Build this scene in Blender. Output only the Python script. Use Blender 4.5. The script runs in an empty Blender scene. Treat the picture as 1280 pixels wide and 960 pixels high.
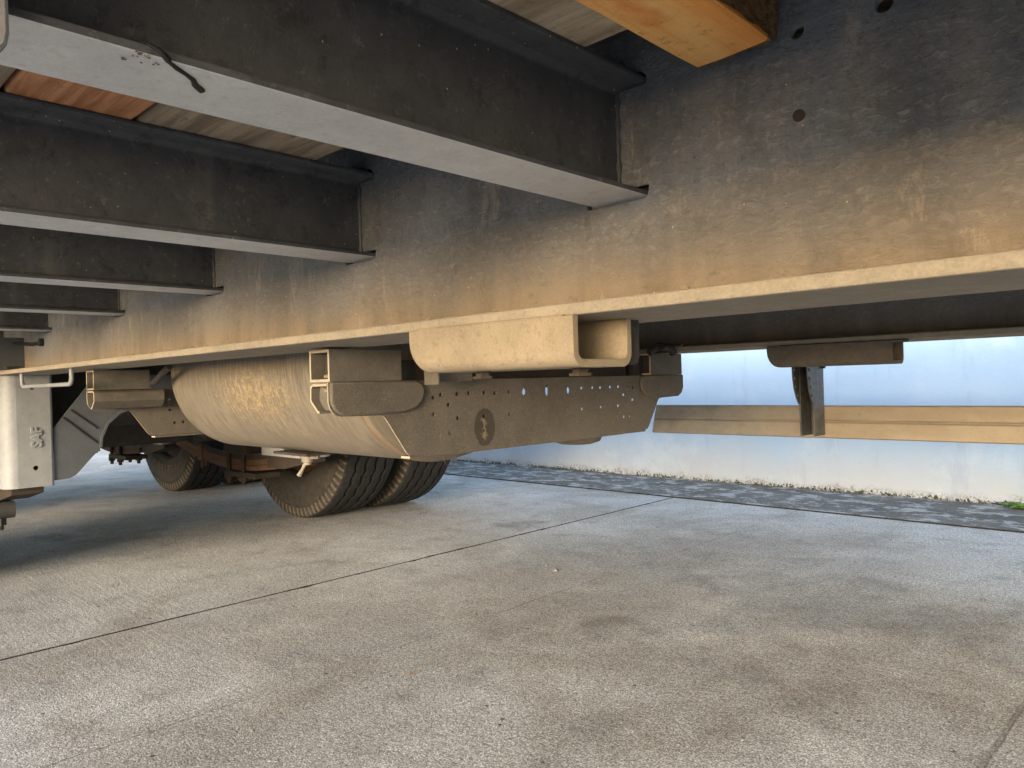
import bpy, bmesh, math, random
from mathutils import Vector, Matrix, noise
random.seed(7)
R = math.radians
PI = math.pi
S = bpy.context.scene
COL = S.collection
H = 0.55                      # height of the lens above the concrete
CY = 0.975                    # centre line of the trailer

# ------------------------------------------------------------------ camera
cam_d = bpy.data.cameras.new('camera')
cam = bpy.data.objects.new('camera', cam_d); COL.objects.link(cam)
cam_d.sensor_width = 36.0
cam_d.lens = 36.0 * 937.0 / 1280.0
cam_d.clip_start = 0.01; cam_d.clip_end = 500
th, pitch, roll = R(44.0), math.atan(-3.4 / 937.0), math.atan(51 / 1875.0)
cam.matrix_world = (Matrix.Translation((0, 0, H)) @ Matrix.Rotation(th, 4, 'Z')
                    @ Matrix.Rotation(PI / 2 + pitch, 4, 'X') @ Matrix.Rotation(roll * -1, 4, 'Z'))
S.camera = cam
S.render.resolution_x, S.render.resolution_y = 1024, 768

# ------------------------------------------------------------------ sky, sun, exposure
SUN_AZ, SUN_EL = R(20), R(11)          # the sun stands low on the near side of the trailer
sd = Vector((math.sin(SUN_AZ) * math.cos(SUN_EL), -math.cos(SUN_AZ) * math.cos(SUN_EL), math.sin(SUN_EL)))
wd = bpy.data.worlds.new('World'); S.world = wd; wd.use_nodes = True
wn = wd.node_tree
bg = wn.nodes['Background']
sky = wn.nodes.new('ShaderNodeTexSky'); sky.sky_type = 'NISHITA'; sky.sun_disc = False
sky.sun_elevation = SUN_EL; sky.sun_rotation = math.atan2(sd.x, sd.y)
sky.air_density = 1.0; sky.dust_density = 0.8; sky.ozone_density = 1.5
wn.links.new(sky.outputs[0], bg.inputs[0]); bg.inputs[1].default_value = 0.15
sl = bpy.data.lights.new('sun', 'SUN'); sl.energy = 1.55; sl.angle = R(25); sl.color = (1.0, 0.82, 0.62)
so = bpy.data.objects.new('sun', sl); COL.objects.link(so)
so.rotation_euler = sd.to_track_quat('Z', 'Y').to_euler()
S.view_settings.view_transform = 'Standard'; S.view_settings.look = 'None'
S.view_settings.exposure = 2.25; S.view_settings.gamma = 1.0

# ------------------------------------------------------------------ materials
class N:
    """small helper round a node tree"""
    def __init__(s, name, rough=0.7, metal=0.0, spec=0.4):
        s.m = bpy.data.materials.new(name); s.m.use_nodes = True
        s.t = s.m.node_tree; s.b = s.t.nodes['Principled BSDF']
        s.b.inputs['Roughness'].default_value = rough
        s.b.inputs['Metallic'].default_value = metal
        s.b.inputs['Specular IOR Level'].default_value = spec
        s.tc = s.t.nodes.new('ShaderNodeTexCoord'); s.geo = s.t.nodes.new('ShaderNodeNewGeometry')
    def n(s, t): return s.t.nodes.new(t)
    def l(s, a, b): s.t.links.new(a, b)
    def noise(s, scale, detail=4, rough=0.55, stretch=(1, 1, 1), off=(0, 0, 0), dist=0.0, rot=(0, 0, 0), world=True):
        mp = s.n('ShaderNodeMapping'); mp.inputs['Scale'].default_value = stretch
        mp.inputs['Location'].default_value = off; mp.inputs['Rotation'].default_value = rot
        s.l(s.geo.outputs['Position'] if world else s.tc.outputs['Object'], mp.inputs['Vector'])
        x = s.n('ShaderNodeTexNoise'); x.inputs['Scale'].default_value = scale
        x.inputs['Detail'].default_value = detail; x.inputs['Roughness'].default_value = rough
        x.inputs['Distortion'].default_value = dist
        s.l(mp.outputs[0], x.inputs['Vector']); return x.outputs['Fac']
    def ramp(s, f, stops, interp='LINEAR'):
        r = s.n('ShaderNodeValToRGB'); r.color_ramp.interpolation = interp
        e = r.color_ramp.elements
        while len(e) < len(stops): e.new(0.5)
        for q, (p, c) in zip(e, stops):
            q.position = p; q.color = (c, c, c, 1) if isinstance(c, (int, float)) else (*c, 1)
        s.l(f, r.inputs[0]); return r.outputs[0]
    def mix(s, f, a, b, mode='MIX'):
        x = s.n('ShaderNodeMix'); x.data_type = 'RGBA'; x.blend_type = mode
        for v, i in ((f, 0), (a, 6), (b, 7)):
            if isinstance(v, (int, float)): x.inputs[i].default_value = v if i == 0 else (v, v, v, 1)
            elif isinstance(v, tuple): x.inputs[i].default_value = (*v, 1)
            else: s.l(v, x.inputs[i])
        return x.outputs[2]
    def math(s, op, a, b=0.0, c=0.0, clamp=False):
        x = s.n('ShaderNodeMath'); x.operation = op; x.use_clamp = clamp
        for i, v in enumerate((a, b, c)):
            if isinstance(v, (int, float)): x.inputs[i].default_value = v
            else: s.l(v, x.inputs[i])
        return x.outputs[0]
    def xyz(s, what='Position'):
        q = s.n('ShaderNodeSeparateXYZ'); s.l(s.geo.outputs[what], q.inputs[0]); return q.outputs
    def smooth(s, v, a, b):
        x = s.n('ShaderNodeMapRange'); x.interpolation_type = 'SMOOTHSTEP'
        s.l(v, x.inputs[0]); x.inputs[1].default_value = a; x.inputs[2].default_value = b
        return x.outputs[0]
    def bump(s, h, strength=0.3, dist=0.002, prev=None):
        x = s.n('ShaderNodeBump'); x.inputs['Strength'].default_value = strength
        x.inputs['Distance'].default_value = dist; s.l(h, x.inputs['Height'])
        if prev: s.l(prev, x.inputs['Normal'])
        return x.outputs[0]
    def out(s, col=None, bump=None, rough=None):
        if col is not None: s.l(col, s.b.inputs['Base Color'])
        if bump is not None: s.l(bump, s.b.inputs['Normal'])
        if rough is not None: s.l(rough, s.b.inputs['Roughness'])
        return s.m

def dusty_steel(name, dark, dust, amount=0.5, rough=0.75, under=0.0, grain=0.35, rust=0.0, fine=420):
    """painted steel under road dust; under = paler dust on faces that look down, standing in for ground bounce"""
    k = N(name, rough, 0.0, 0.35)
    big = k.noise(7, 5, 0.6); mid = k.noise(38, 5, 0.65, off=(3, 1, 2)); fin = k.noise(fine, 3, 0.6)
    f = k.math('ADD', k.math('MULTIPLY', k.smooth(big, 0.35, 0.7), 0.55), k.math('MULTIPLY', k.smooth(mid, 0.35, 0.7), 0.45))
    f = k.math('ADD', k.math('MULTIPLY', f, 0.8), amount - 0.4, clamp=True)
    if under:
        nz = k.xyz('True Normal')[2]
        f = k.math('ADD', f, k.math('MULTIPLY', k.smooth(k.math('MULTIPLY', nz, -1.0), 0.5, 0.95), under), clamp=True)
    c = k.mix(f, dark, dust)
    c = k.mix(k.math('MULTIPLY', k.smooth(fin, 0.3, 0.75), grain * 0.45), c, tuple(min(1, d * 1.5) for d in dust))
    c = k.mix(k.math('MULTIPLY', k.smooth(k.noise(130, 6, 0.75, off=(6, 1, 3)), 0.52, 0.68), 0.45), c, tuple(d * 0.75 for d in dark))
    c = k.mix(k.math('MULTIPLY', k.smooth(k.noise(22, 7, 0.8, off=(1, 8, 3)), 0.56, 0.70), 0.4), c, tuple(d * 0.9 for d in dark))
    if name.startswith('crossmember_paint'):
        vs = k.noise(11, 4, 0.6, stretch=(1, 1, 0.06), off=(2, 6, 0))
        c = k.mix(k.math('MULTIPLY', k.smooth(vs, 0.56, 0.70), 0.42), c, (0.22, 0.22, 0.22))
        c = k.mix(k.math('MULTIPLY', k.smooth(k.noise(34, 8, 0.8, off=(3, 3, 8)), 0.53, 0.63), 0.5), c, (0.020, 0.020, 0.022))
        c = k.mix(k.math('MULTIPLY', k.smooth(k.noise(85, 7, 0.8, off=(7, 3, 8)), 0.56, 0.66), 0.4), c, (0.21, 0.205, 0.195))
        sk = k.n('ShaderNodeTexVoronoi'); sk.inputs['Scale'].default_value = 90; k.l(k.geo.outputs['Position'], sk.inputs['Vector'])
        c = k.mix(k.math('MULTIPLY', k.math('LESS_THAN', sk.outputs['Distance'], 0.06), k.math('GREATER_THAN', k.noise(17, 2), 0.5)), c, (0.42, 0.40, 0.36))
    if rust:
        rr = k.smooth(k.noise(16, 6, 0.7, off=(9, 4, 0)), 0.62 - rust * 0.2, 0.75 - rust * 0.1)
        c = k.mix(rr, c, (0.19, 0.075, 0.03))
    b = k.bump(k.noise(fine * 0.8, 4, 0.7, off=(1, 1, 1)), 0.35, 0.0012)
    b = k.bump(mid, 0.25, 0.002, b)
    return k.out(c, b)

def rail_material():
    k = N('rail_paint', 0.62, 0.0, 0.45)
    p = k.xyz()
    fin = k.noise(300, 4, 0.65)
    scr = k.noise(95, 7, 0.75, stretch=(1.0, 1.0, 1.9), rot=(0, R(24), 0), dist=1.0)
    mott = k.noise(9, 7, 0.7)
    blot = k.noise(3.2, 4, 0.6, off=(2, 0, 0), stretch=(1, 1, 0.5))
    vert = k.noise(26, 4, 0.55, stretch=(1, 1, 0.12), off=(4, 0, 0))
    base = k.mix(k.smooth(mott, 0.3, 0.7), (0.066, 0.080, 0.097), (0.160, 0.182, 0.208))
    base = k.mix(k.math('MULTIPLY', k.smooth(scr, 0.52, 0.66), 0.42), base, (0.36, 0.355, 0.345))
    base = k.mix(k.math('MULTIPLY', k.smooth(vert, 0.45, 0.7), 0.25), base, (0.27, 0.265, 0.26))
    base = k.mix(k.math('MULTIPLY', k.smooth(k.noise(150, 6, 0.8, off=(5, 5, 5)), 0.54, 0.64), 0.5), base, (0.05, 0.05, 0.052))
    # spray line of brown road dust, strongest towards the bottom flange
    zz = k.math('ADD', p[2], k.math('ADD', k.math('MULTIPLY', k.math('SUBTRACT', blot, 0.5), 0.07), k.math('MULTIPLY', k.math('SUBTRACT', mott, 0.5), 0.03)))
    edge = k.smooth(k.math('MULTIPLY', zz, -1.0), -(H + 0.158), -(H + 0.138))
    deep = k.smooth(k.math('MULTIPLY', zz, -1.0), -(H + 0.132), -(H + 0.058))
    c = k.mix(k.math('MULTIPLY', edge, 0.62), base, k.mix(k.smooth(scr, 0.4, 0.7), (0.155, 0.143, 0.130), (0.25, 0.232, 0.212)))
    c = k.mix(k.math('MULTIPLY', deep, 0.88), c, k.mix(k.smooth(vert, 0.3, 0.7), (0.185, 0.136, 0.084), (0.28, 0.212, 0.138)))
    c = k.mix(k.math('MULTIPLY', k.smooth(fin, 0.45, 0.8), 0.28), c, (0.30, 0.25, 0.19))
    c = k.mix(k.math('MULTIPLY', k.smooth(k.noise(48, 8, 0.8, off=(3, 7, 1)), 0.53, 0.64), 0.45), c, (0.095, 0.085, 0.075))
    c = k.mix(k.math('MULTIPLY', k.smooth(k.noise(30, 8, 0.8, stretch=(1, 1, 0.3), off=(8, 7, 1)), 0.56, 0.66), 0.35), c, (0.42, 0.36, 0.28))
    # tiny pale chips
    ch = k.n('ShaderNodeTexVoronoi'); ch.inputs['Scale'].default_value = 55; k.l(k.geo.outputs['Position'], ch.inputs['Vector'])
    c = k.mix(k.math('MULTIPLY', k.math('LESS_THAN', ch.outputs['Distance'], 0.034), k.math('GREATER_THAN', k.noise(13, 2), 0.52)), c, (0.55, 0.50, 0.42))
    b = k.bump(scr, 0.7, 0.003); b = k.bump(k.noise(240, 4, 0.7), 0.5, 0.0014, b)
    return k.out(c, b, k.ramp(scr, [(0.3, 0.5), (0.7, 0.75)]))

def tank_material():
    k = N('tank_paint', 0.5, 0.25, 0.5)
    st = k.noise(24, 6, 0.65, stretch=(5.0, 0.55, 0.55), dist=0.7)
    st2 = k.noise(70, 5, 0.6, stretch=(4.0, 0.35, 0.35))
    pt = k.noise(9, 4, 0.6, off=(1.1, 0, 0)); fin = k.noise(330, 3)
    c = k.mix(k.smooth(st, 0.3, 0.7), (0.145, 0.122, 0.095), (0.235, 0.20, 0.152))
    c = k.mix(k.math('MULTIPLY', k.smooth(st2, 0.45, 0.7), 0.45), c, (0.33, 0.29, 0.23))
    p = k.xyz()
    d = k.math('ADD', k.math('POWER', k.math('MULTIPLY', k.math('ADD', p[0], 1.35), 5.0), 2.0), k.math('POWER', k.math('MULTIPLY', k.math('ADD', p[2], -(H - 0.012)), 14.0), 2.0))
    patch = k.math('MULTIPLY', k.smooth(k.math('SUBTRACT', k.noise(95, 8, 0.9), k.math('MULTIPLY', d, 0.15)), 0.40, 0.62), 0.6)
    c = k.mix(patch, c, (0.54, 0.38, 0.17))
    c = k.mix(k.math('MULTIPLY', k.smooth(fin, 0.5, 0.8), 0.25), c, (0.12, 0.10, 0.08))
    # rusty weld seam near the front end
    s1 = k.smooth(k.math('ABSOLUTE', k.math('ADD', p[0], 1.012)), 0.008, 0.002)
    c = k.mix(k.math('MULTIPLY', k.math('MULTIPLY', s1, k.smooth(k.noise(28, 4), 0.35, 0.6)), 0.6), c, (0.22, 0.10, 0.04))
    dk = k.smooth(p[0], -1.008, -0.995)
    c = k.mix(k.math('MULTIPLY', dk, 0.75), c, (0.12, 0.10, 0.075))
    b = k.bump(st, 0.25, 0.0015); b = k.bump(fin, 0.25, 0.0008, b)
    return k.out(c, b, k.ramp(st, [(0.3, 0.42), (0.7, 0.62)]))

def plate_material():
    k = N('perforated_plate_paint', 0.8, 0.0, 0.3)
    fin = k.noise(380, 4, 0.7); mid = k.noise(45, 5, 0.65); big = k.noise(6, 4)
    c = k.mix(k.smooth(big, 0.3, 0.7), (0.078, 0.068, 0.056), (0.112, 0.098, 0.082))
    c = k.mix(k.math('MULTIPLY', k.smooth(mid, 0.4, 0.7), 0.5), c, (0.13, 0.112, 0.09))
    c = k.mix(k.math('MULTIPLY', k.smooth(fin, 0.45, 0.75), 0.4), c, (0.25, 0.215, 0.17))
    p = k.xyz()     # oval oil stain round one hole
    nz = k.math('MULTIPLY', k.math('SUBTRACT', k.noise(60, 3), 0.5), 0.5)
    dd = k.math('ADD', k.math('POWER', k.math('MULTIPLY', k.math('SUBTRACT', p[1], 0.8225), 1 / 0.0225), 2.0), k.math('POWER', k.math('MULTIPLY', k.math('SUBTRACT', p[2], H - 0.0715), 1 / 0.030), 2.0))
    st = k.smooth(k.math('ADD', dd, nz), 1.08, 0.92)
    st = k.math('MULTIPLY', st, k.math('LESS_THAN', k.math('ABSOLUTE', k.math('ADD', p[0], 0.857)), 0.02))
    c = k.mix(k.math('MULTIPLY', st, 0.8), c, (0.035, 0.03, 0.024))
    # dried drips inside the stain
    dr = k.smooth(k.math('ABSOLUTE', k.math('ADD', k.math('SUBTRACT', p[1], 0.822), k.math('MULTIPLY', k.math('SUBTRACT', k.noise(110, 4, 0.8), 0.5), 0.030))), 0.0045, 0.0015)
    dr = k.math('MULTIPLY', dr, k.math('MULTIPLY', k.smooth(p[2], H - 0.094, H - 0.088), k.smooth(p[2], H - 0.054, H - 0.058)))
    c = k.mix(k.math('MULTIPLY', k.math('MULTIPLY', dr, st), 0.65), c, (0.26, 0.20, 0.12))
    b = k.bump(fin, 0.55, 0.0012); b = k.bump(mid, 0.25, 0.002, b)
    return k.out(c, b, None)

STAINS = ((-.80, 1.30, .55, .28, .75, (.19, .15, .11)), (-.42, 1.50, .40, .30, .65, (.22, .175, .13)), (-2.35, 1.75, .65, .45, .55, (.26, .20, .145)), (-.75, 1.80, .45, .20, .7, (.13, .135, .13)), (-1.35, 1.45, .35, .35, .45, (.24, .19, .14)), (-3.2, 1.1, .9, .35, .4, (.24, .19, .14)), (-1.5, 2.0, .5, .22, .4, (.15, .15, .145)))
def concrete_material(name, tint=(0.49, 0.485, 0.475)):
    k = N(name, 0.9, 0.0, 0.25)
    p = k.xyz()
    g1 = k.noise(330, 3, 0.7); g2 = k.noise(120, 5, 0.75, off=(5, 2, 0)); m = k.noise(9, 6, 0.65, off=(1, 7, 0))
    b1 = k.noise(1.15, 5, 0.62, off=(3.4, 1.2, 0), stretch=(1, 1.0, 1)); b2 = k.noise(1.9, 6, 0.65, off=(8, 3, 0), dist=0.6)
    c = k.mix(k.smooth(b1, 0.32, 0.68), tuple(t * 0.76 for t in tint), tuple(t * 1.15 for t in tint))
    c = k.mix(k.math('MULTIPLY', k.smooth(b2, 0.48, 0.66), 0.45), c, (0.25, 0.21, 0.165))       # brown washed-in dirt
    br = k.math('MULTIPLY', k.smooth(k.noise(0.9, 4, 0.6, off=(0.3, 5.2, 0)), 0.42, 0.62), 0.25)
    c = k.mix(br, c, (0.34, 0.295, 0.245))
    c = k.mix(k.math('MULTIPLY', k.smooth(m, 0.50, 0.70), 0.38), c, (0.17, 0.165, 0.155))
    c = k.mix(k.math('MULTIPLY', k.smooth(k.noise(4.1, 6, 0.7, off=(3, 9, 0)), 0.52, 0.66), 0.35), c, (0.60, 0.585, 0.56))
    # oily dark patches
    oil = k.math('MULTIPLY', k.smooth(k.noise(2.6, 4, 0.6, off=(6.5, 0.4, 0)), 0.60, 0.74), 0.5)
    c = k.mix(oil, c, (0.12, 0.12, 0.115))
    wx = k.math('ADD', p[0], k.math('MULTIPLY', k.math('SUBTRACT', k.noise(2.2, 5, 0.65, off=(1, 1, 0)), 0.5), 1.1))
    wy = k.math('ADD', p[1], k.math('MULTIPLY', k.math('SUBTRACT', k.noise(2.2, 5, 0.65, off=(5, 8, 0)), 0.5), 1.1))
    brk = k.math('ADD', k.math('MULTIPLY', k.smooth(k.noise(14, 6, 0.7, off=(4, 4, 0)), 0.3, 0.7), 0.6), 0.4)
    for cx, cy, rx, ry, am, sc in STAINS:
        e = k.math('ADD', k.math('POWER', k.math('MULTIPLY', k.math('SUBTRACT', wx, cx), 1 / rx), 2.0), k.math('POWER', k.math('MULTIPLY', k.math('SUBTRACT', wy, cy), 1 / ry), 2.0))
        c = k.mix(k.math('MULTIPLY', k.math('MULTIPLY', k.smooth(e, 1.25, 0.25), am * 0.55), brk), c, sc)
    # rust specks
    rs = k.math('MULTIPLY', k.smooth(k.noise(6.5, 5, 0.75, off=(2, 2, 0)), 0.64, 0.72), 0.7)
    c = k.mix(rs, c, (0.40, 0.21, 0.08))
    # light and dark sand grains
    gm = k.math('ADD', 0.55, k.math('MULTIPLY', k.smooth(g1, 0.38, 0.62), 0.95))
    gm = k.math('MULTIPLY', gm, k.math('ADD', 0.74, k.math('MULTIPLY', k.smooth(g2, 0.36, 0.58), 0.40)))
    for sc_, am in ((520, 0.62), (240, 0.30)):
        vv = k.n('ShaderNodeTexVoronoi'); vv.inputs['Scale'].default_value = sc_; k.l(k.geo.outputs['Position'], vv.inputs['Vector'])
        sv = k.n('ShaderNodeSeparateColor'); k.l(vv.outputs['Color'], sv.inputs[0])
        gm = k.math('MULTIPLY', gm, k.math('ADD', 1.0 - am * 0.5, k.math('MULTIPLY', sv.outputs[0], am)))
    gc = k.n('ShaderNodeCombineColor')
    for q in range(3): k.l(gm, gc.inputs[q])
    c = k.mix(1.0, c, gc.outputs[0], 'MULTIPLY')
    pit = k.n('ShaderNodeTexVoronoi'); pit.inputs['Scale'].default_value = 17; k.l(k.geo.outputs['Position'], pit.inputs['Vector'])
    pm = k.math('MULTIPLY', k.smooth(k.math('ADD', pit.outputs['Distance'], k.math('MULTIPLY', k.noise(80, 3), 0.09)), 0.135, 0.085), k.math('GREATER_THAN', k.noise(4.3, 2, off=(7, 7, 0)), 0.50))
    c = k.mix(k.math('MULTIPLY', pm, 0.75), c, (0.05, 0.045, 0.04))
    # hairline cracks parallel to the slab joint
    wob = k.math('MULTIPLY', k.math('SUBTRACT', k.noise(5, 5, 0.7), 0.5), 0.035)
    cr = None
    for x0, w in ((-1.272, 0.0030), (-0.262, 0.006)):
        q = k.smooth(k.math('ABSOLUTE', k.math('SUBTRACT', k.math('ADD', p[0], wob), x0)), w, w * 0.3)
        q = k.math('MULTIPLY', q, k.smooth(k.noise(3.3, 3, off=(x0 * 9, 0, 0)), 0.40, 0.52))
        cr = q if cr is None else k.math('MAXIMUM', cr, q)
    c = k.mix(k.math('MULTIPLY', cr, 0.4), c, (0.14, 0.115, 0.09))
    # broom lines along the yard
    brm = k.noise(42, 5, 0.7, stretch=(0.10, 1.0, 1.0), rot=(0, 0, R(5)), dist=0.4)
    bm = k.math('MULTIPLY', brm, k.smooth(k.noise(0.8, 2, off=(0.7, 0.4, 0)), 0.38, 0.6))
    h = k.math('ADD', k.math('MULTIPLY', g1, 0.7), k.math('MULTIPLY', g2, 0.8))
    b = k.bump(h, 1.0, 0.006); b = k.bump(bm, 0.6, 0.006, b); b = k.bump(m, 0.4, 0.01, b)
    b = k.bump(k.math('MULTIPLY', k.math('ADD', pm, cr), -1.0), 0.7, 0.004, b)
    return k.out(c, b)

def subsoil():
    k = N('dirt_and_far_concrete', 0.95); p = k.xyz()
    far = k.math('MAXIMUM', k.smooth(k.math('ABSOLUTE', p[0]), 19.5, 21.0), k.smooth(k.math('ABSOLUTE', p[1]), 6.5, 7.5))
    f = k.noise(0.4, 4)
    return k.out(k.mix(far, (0.020, 0.018, 0.015), k.mix(f, (0.28, 0.27, 0.25), (0.42, 0.41, 0.39))))

def gutter_material():
    k = N('mossy_concrete', 0.92, 0.0, 0.25)
    f = k.noise(13, 8, 0.78, stretch=(0.7, 1, 1)); g = k.noise(170, 4, 0.7); h = k.noise(4.5, 4)
    c = k.mix(k.smooth(h, 0.3, 0.7), (0.105, 0.096, 0.084), (0.175, 0.16, 0.14))
    c = k.mix(k.math('MULTIPLY', k.smooth(f, 0.50, 0.57), 0.85), c, (0.46, 0.45, 0.43))
    c = k.mix(k.math('MULTIPLY', k.smooth(g, 0.5, 0.7), 0.4), c, (0.35, 0.34, 0.33))
    c = k.mix(k.math('MULTIPLY', k.smooth(g, 0.47, 0.3), 0.5), c, (0.05, 0.05, 0.05))
    b = k.bump(g, 0.6, 0.004); b = k.bump(f, 0.6, 0.008, b)
    return k.out(c, b)

def wall_material():
    k = N('wall_paint', 0.75, 0.0, 0.3)
    p = k.xyz()
    a = k.noise(1.3, 4, 0.55, off=(2, 0, 0)); v = k.noise(5, 5, 0.6, stretch=(1, 1, 0.25)); f = k.noise(90, 4, 0.6)
    c = k.mix(k.smooth(a, 0.3, 0.7), (0.25, 0.37, 0.53), (0.31, 0.43, 0.59))
    c = k.mix(k.math('MULTIPLY', k.smooth(v, 0.5, 0.75), 0.22), c, (0.235, 0.345, 0.50))
    zz = k.math('ADD', p[2], k.math('MULTIPLY', k.math('SUBTRACT', k.noise(4, 5, 0.65), 0.5), 0.22))
    c = k.mix(k.math('MULTIPLY', k.smooth(zz, 0.30, 0.02), 0.8), c, (0.33, 0.35, 0.38))
    c = k.mix(k.math('MULTIPLY', k.smooth(k.noise(3.4, 7, 0.72, off=(4, 1, 2)), 0.50, 0.66), 0.38), c, (0.40, 0.49, 0.58))
    c = k.mix(k.math('MULTIPLY', k.smooth(k.noise(9, 6, 0.7, stretch=(1, 1, 0.18), off=(1, 1, 6)), 0.56, 0.68), 0.30), c, (0.20, 0.27, 0.37))
    c = k.mix(k.math('MULTIPLY', k.smooth(k.noise(30, 6, 0.75, off=(1, 4, 6)), 0.60, 0.70), 0.35), c, (0.20, 0.24, 0.30))
    # splash dots of dirt along the foot
    sp = k.noise(110, 5, 0.75, stretch=(1, 1, 0.7)); sz = k.math('ADD', p[2], k.math('MULTIPLY', k.math('SUBTRACT', k.noise(16, 4), 0.5), 0.10))
    sm = k.math('MULTIPLY', k.smooth(sp, 0.44, 0.56), k.smooth(sz, 0.048, 0.005))
    c = k.mix(k.math('MULTIPLY', sm, 0.85), c, (0.13, 0.115, 0.08))
    sp2 = k.math('MULTIPLY', k.smooth(k.noise(26, 4, 0.6), 0.70, 0.74), 0.5)
    c = k.mix(sp2, c, (0.20, 0.22, 0.25))
    b = k.bump(f, 0.25, 0.003); b = k.bump(v, 0.15, 0.006, b)
    return k.out(c, b)

def wood_material(name, a, bcol, along='X', scale=1.0, knots=True):
    k = N(name, 0.72, 0.0, 0.3)
    st = {'X': (0.07, 1, 1), 'Y': (1, 0.07, 1)}[along]
    g = k.noise(95 * scale, 5, 0.6, stretch=st, dist=0.5); w = k.noise(18 * scale, 4, 0.6, stretch=tuple(max(s, .25) for s in st), dist=1.0)
    f = k.noise(300, 3)
    c = k.mix(k.smooth(g, 0.36, 0.62), a, bcol)
    c = k.mix(k.math('MULTIPLY', k.smooth(w, 0.5, 0.72), 0.55), c, tuple(x * 0.55 for x in a))
    c = k.mix(k.math('MULTIPLY', k.smooth(f, 0.55, 0.75), 0.25), c, tuple(x * 0.5 for x in a))
    kn = k.noise(7, 5, 0.7, stretch=tuple(max(s_, .45) for s_ in st), off=(3, 1, 0))
    c = k.mix(k.math('MULTIPLY', k.smooth(kn, 0.56, 0.66), 0.5), c, tuple(x * y for x, y in zip(a, (0.75, 0.42, 0.35))))
    c = k.mix(k.math('MULTIPLY', k.smooth(k.noise(55, 6, 0.8, off=(2, 2, 2)), 0.57, 0.66), 0.5), c, tuple(x * 0.4 for x in a))
    b = k.bump(g, 0.8, 0.003); b = k.bump(f, 0.3, 0.001, b)
    return k.out(c, b)

def end_grain():
    k = N('rough_end_grain', 0.9)
    g = k.noise(60, 5, 0.7, stretch=(0.5, 1, 1.6), dist=2.0)
    c = k.mix(k.smooth(g, 0.35, 0.65), (0.14, 0.075, 0.03), (0.36, 0.21, 0.09))
    return k.out(c, k.bump(g, 1.0, 0.006))

def rubber_material(wall=False):
    k = N('tyre_side_wall' if wall else 'tyre_tread', 0.85, 0.0, 0.25)
    f = k.noise(60, 5, 0.65); g = k.noise(260, 3)
    ny = k.xyz('True Normal')[1]
    side = 1.0 if wall else 0.0                 # the side walls carry caked dust
    c = k.mix(k.smooth(f, 0.3, 0.7), (0.014, 0.0145, 0.016), (0.026, 0.0265, 0.027))
    c = k.mix(side * 0.75, c, k.mix(k.smooth(f, 0.3, 0.7), (0.026, 0.0235, 0.021), (0.052, 0.046, 0.039)))
    return k.out(c, k.bump(g, 0.25, 0.001))

def shoulder_material():
    k = N('dusty_rubber_lug', 0.9, 0.0, 0.2)
    f = k.noise(120, 4, 0.65)
    return k.out(k.mix(k.smooth(f, 0.3, 0.7), (0.060, 0.052, 0.041), (0.125, 0.106, 0.080)), k.bump(f, 0.3, 0.001))

def flat(name, c, rough=0.7, var=0.35, metal=0.0, scale=60):
    k = N(name, rough, metal)
    f = k.noise(scale, 5, 0.65)
    return k.out(k.mix(k.smooth(f, 0.3, 0.7), tuple(x * (1 - var) for x in c), tuple(min(1, x * (1 + var)) for x in c)), k.bump(f, 0.25, 0.0015))

def guard_material():
    k = N('guard_aluminium', 0.5, 0.35, 0.5)
    p = k.xyz()
    f = k.noise(14, 5, 0.65, stretch=(0.7, 1, 1.5)); g = k.noise(150, 4, 0.6); sc = k.noise(38, 7, 0.75, stretch=(0.6, 1, 1))
    c = k.mix(k.smooth(f, 0.3, 0.7), (0.25, 0.25, 0.248), (0.34, 0.338, 0.33))
    c = k.mix(k.math('MULTIPLY', k.smooth(sc, 0.5, 0.64), 0.40), c, (0.19, 0.185, 0.175))
    tan = k.math('MULTIPLY', k.smooth(k.math('ADD', p[0], k.math('MULTIPLY', k.math('SUBTRACT', f, 0.5), 0.35)), -1.25, -0.75), 0.55)
    c = k.mix(tan, c, (0.33, 0.25, 0.15))
    c = k.mix(k.math('MULTIPLY', k.smooth(g, 0.58, 0.75), 0.4), c, (0.16, 0.14, 0.11))
    return k.out(c, k.bump(g, 0.2, 0.001))

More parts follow.
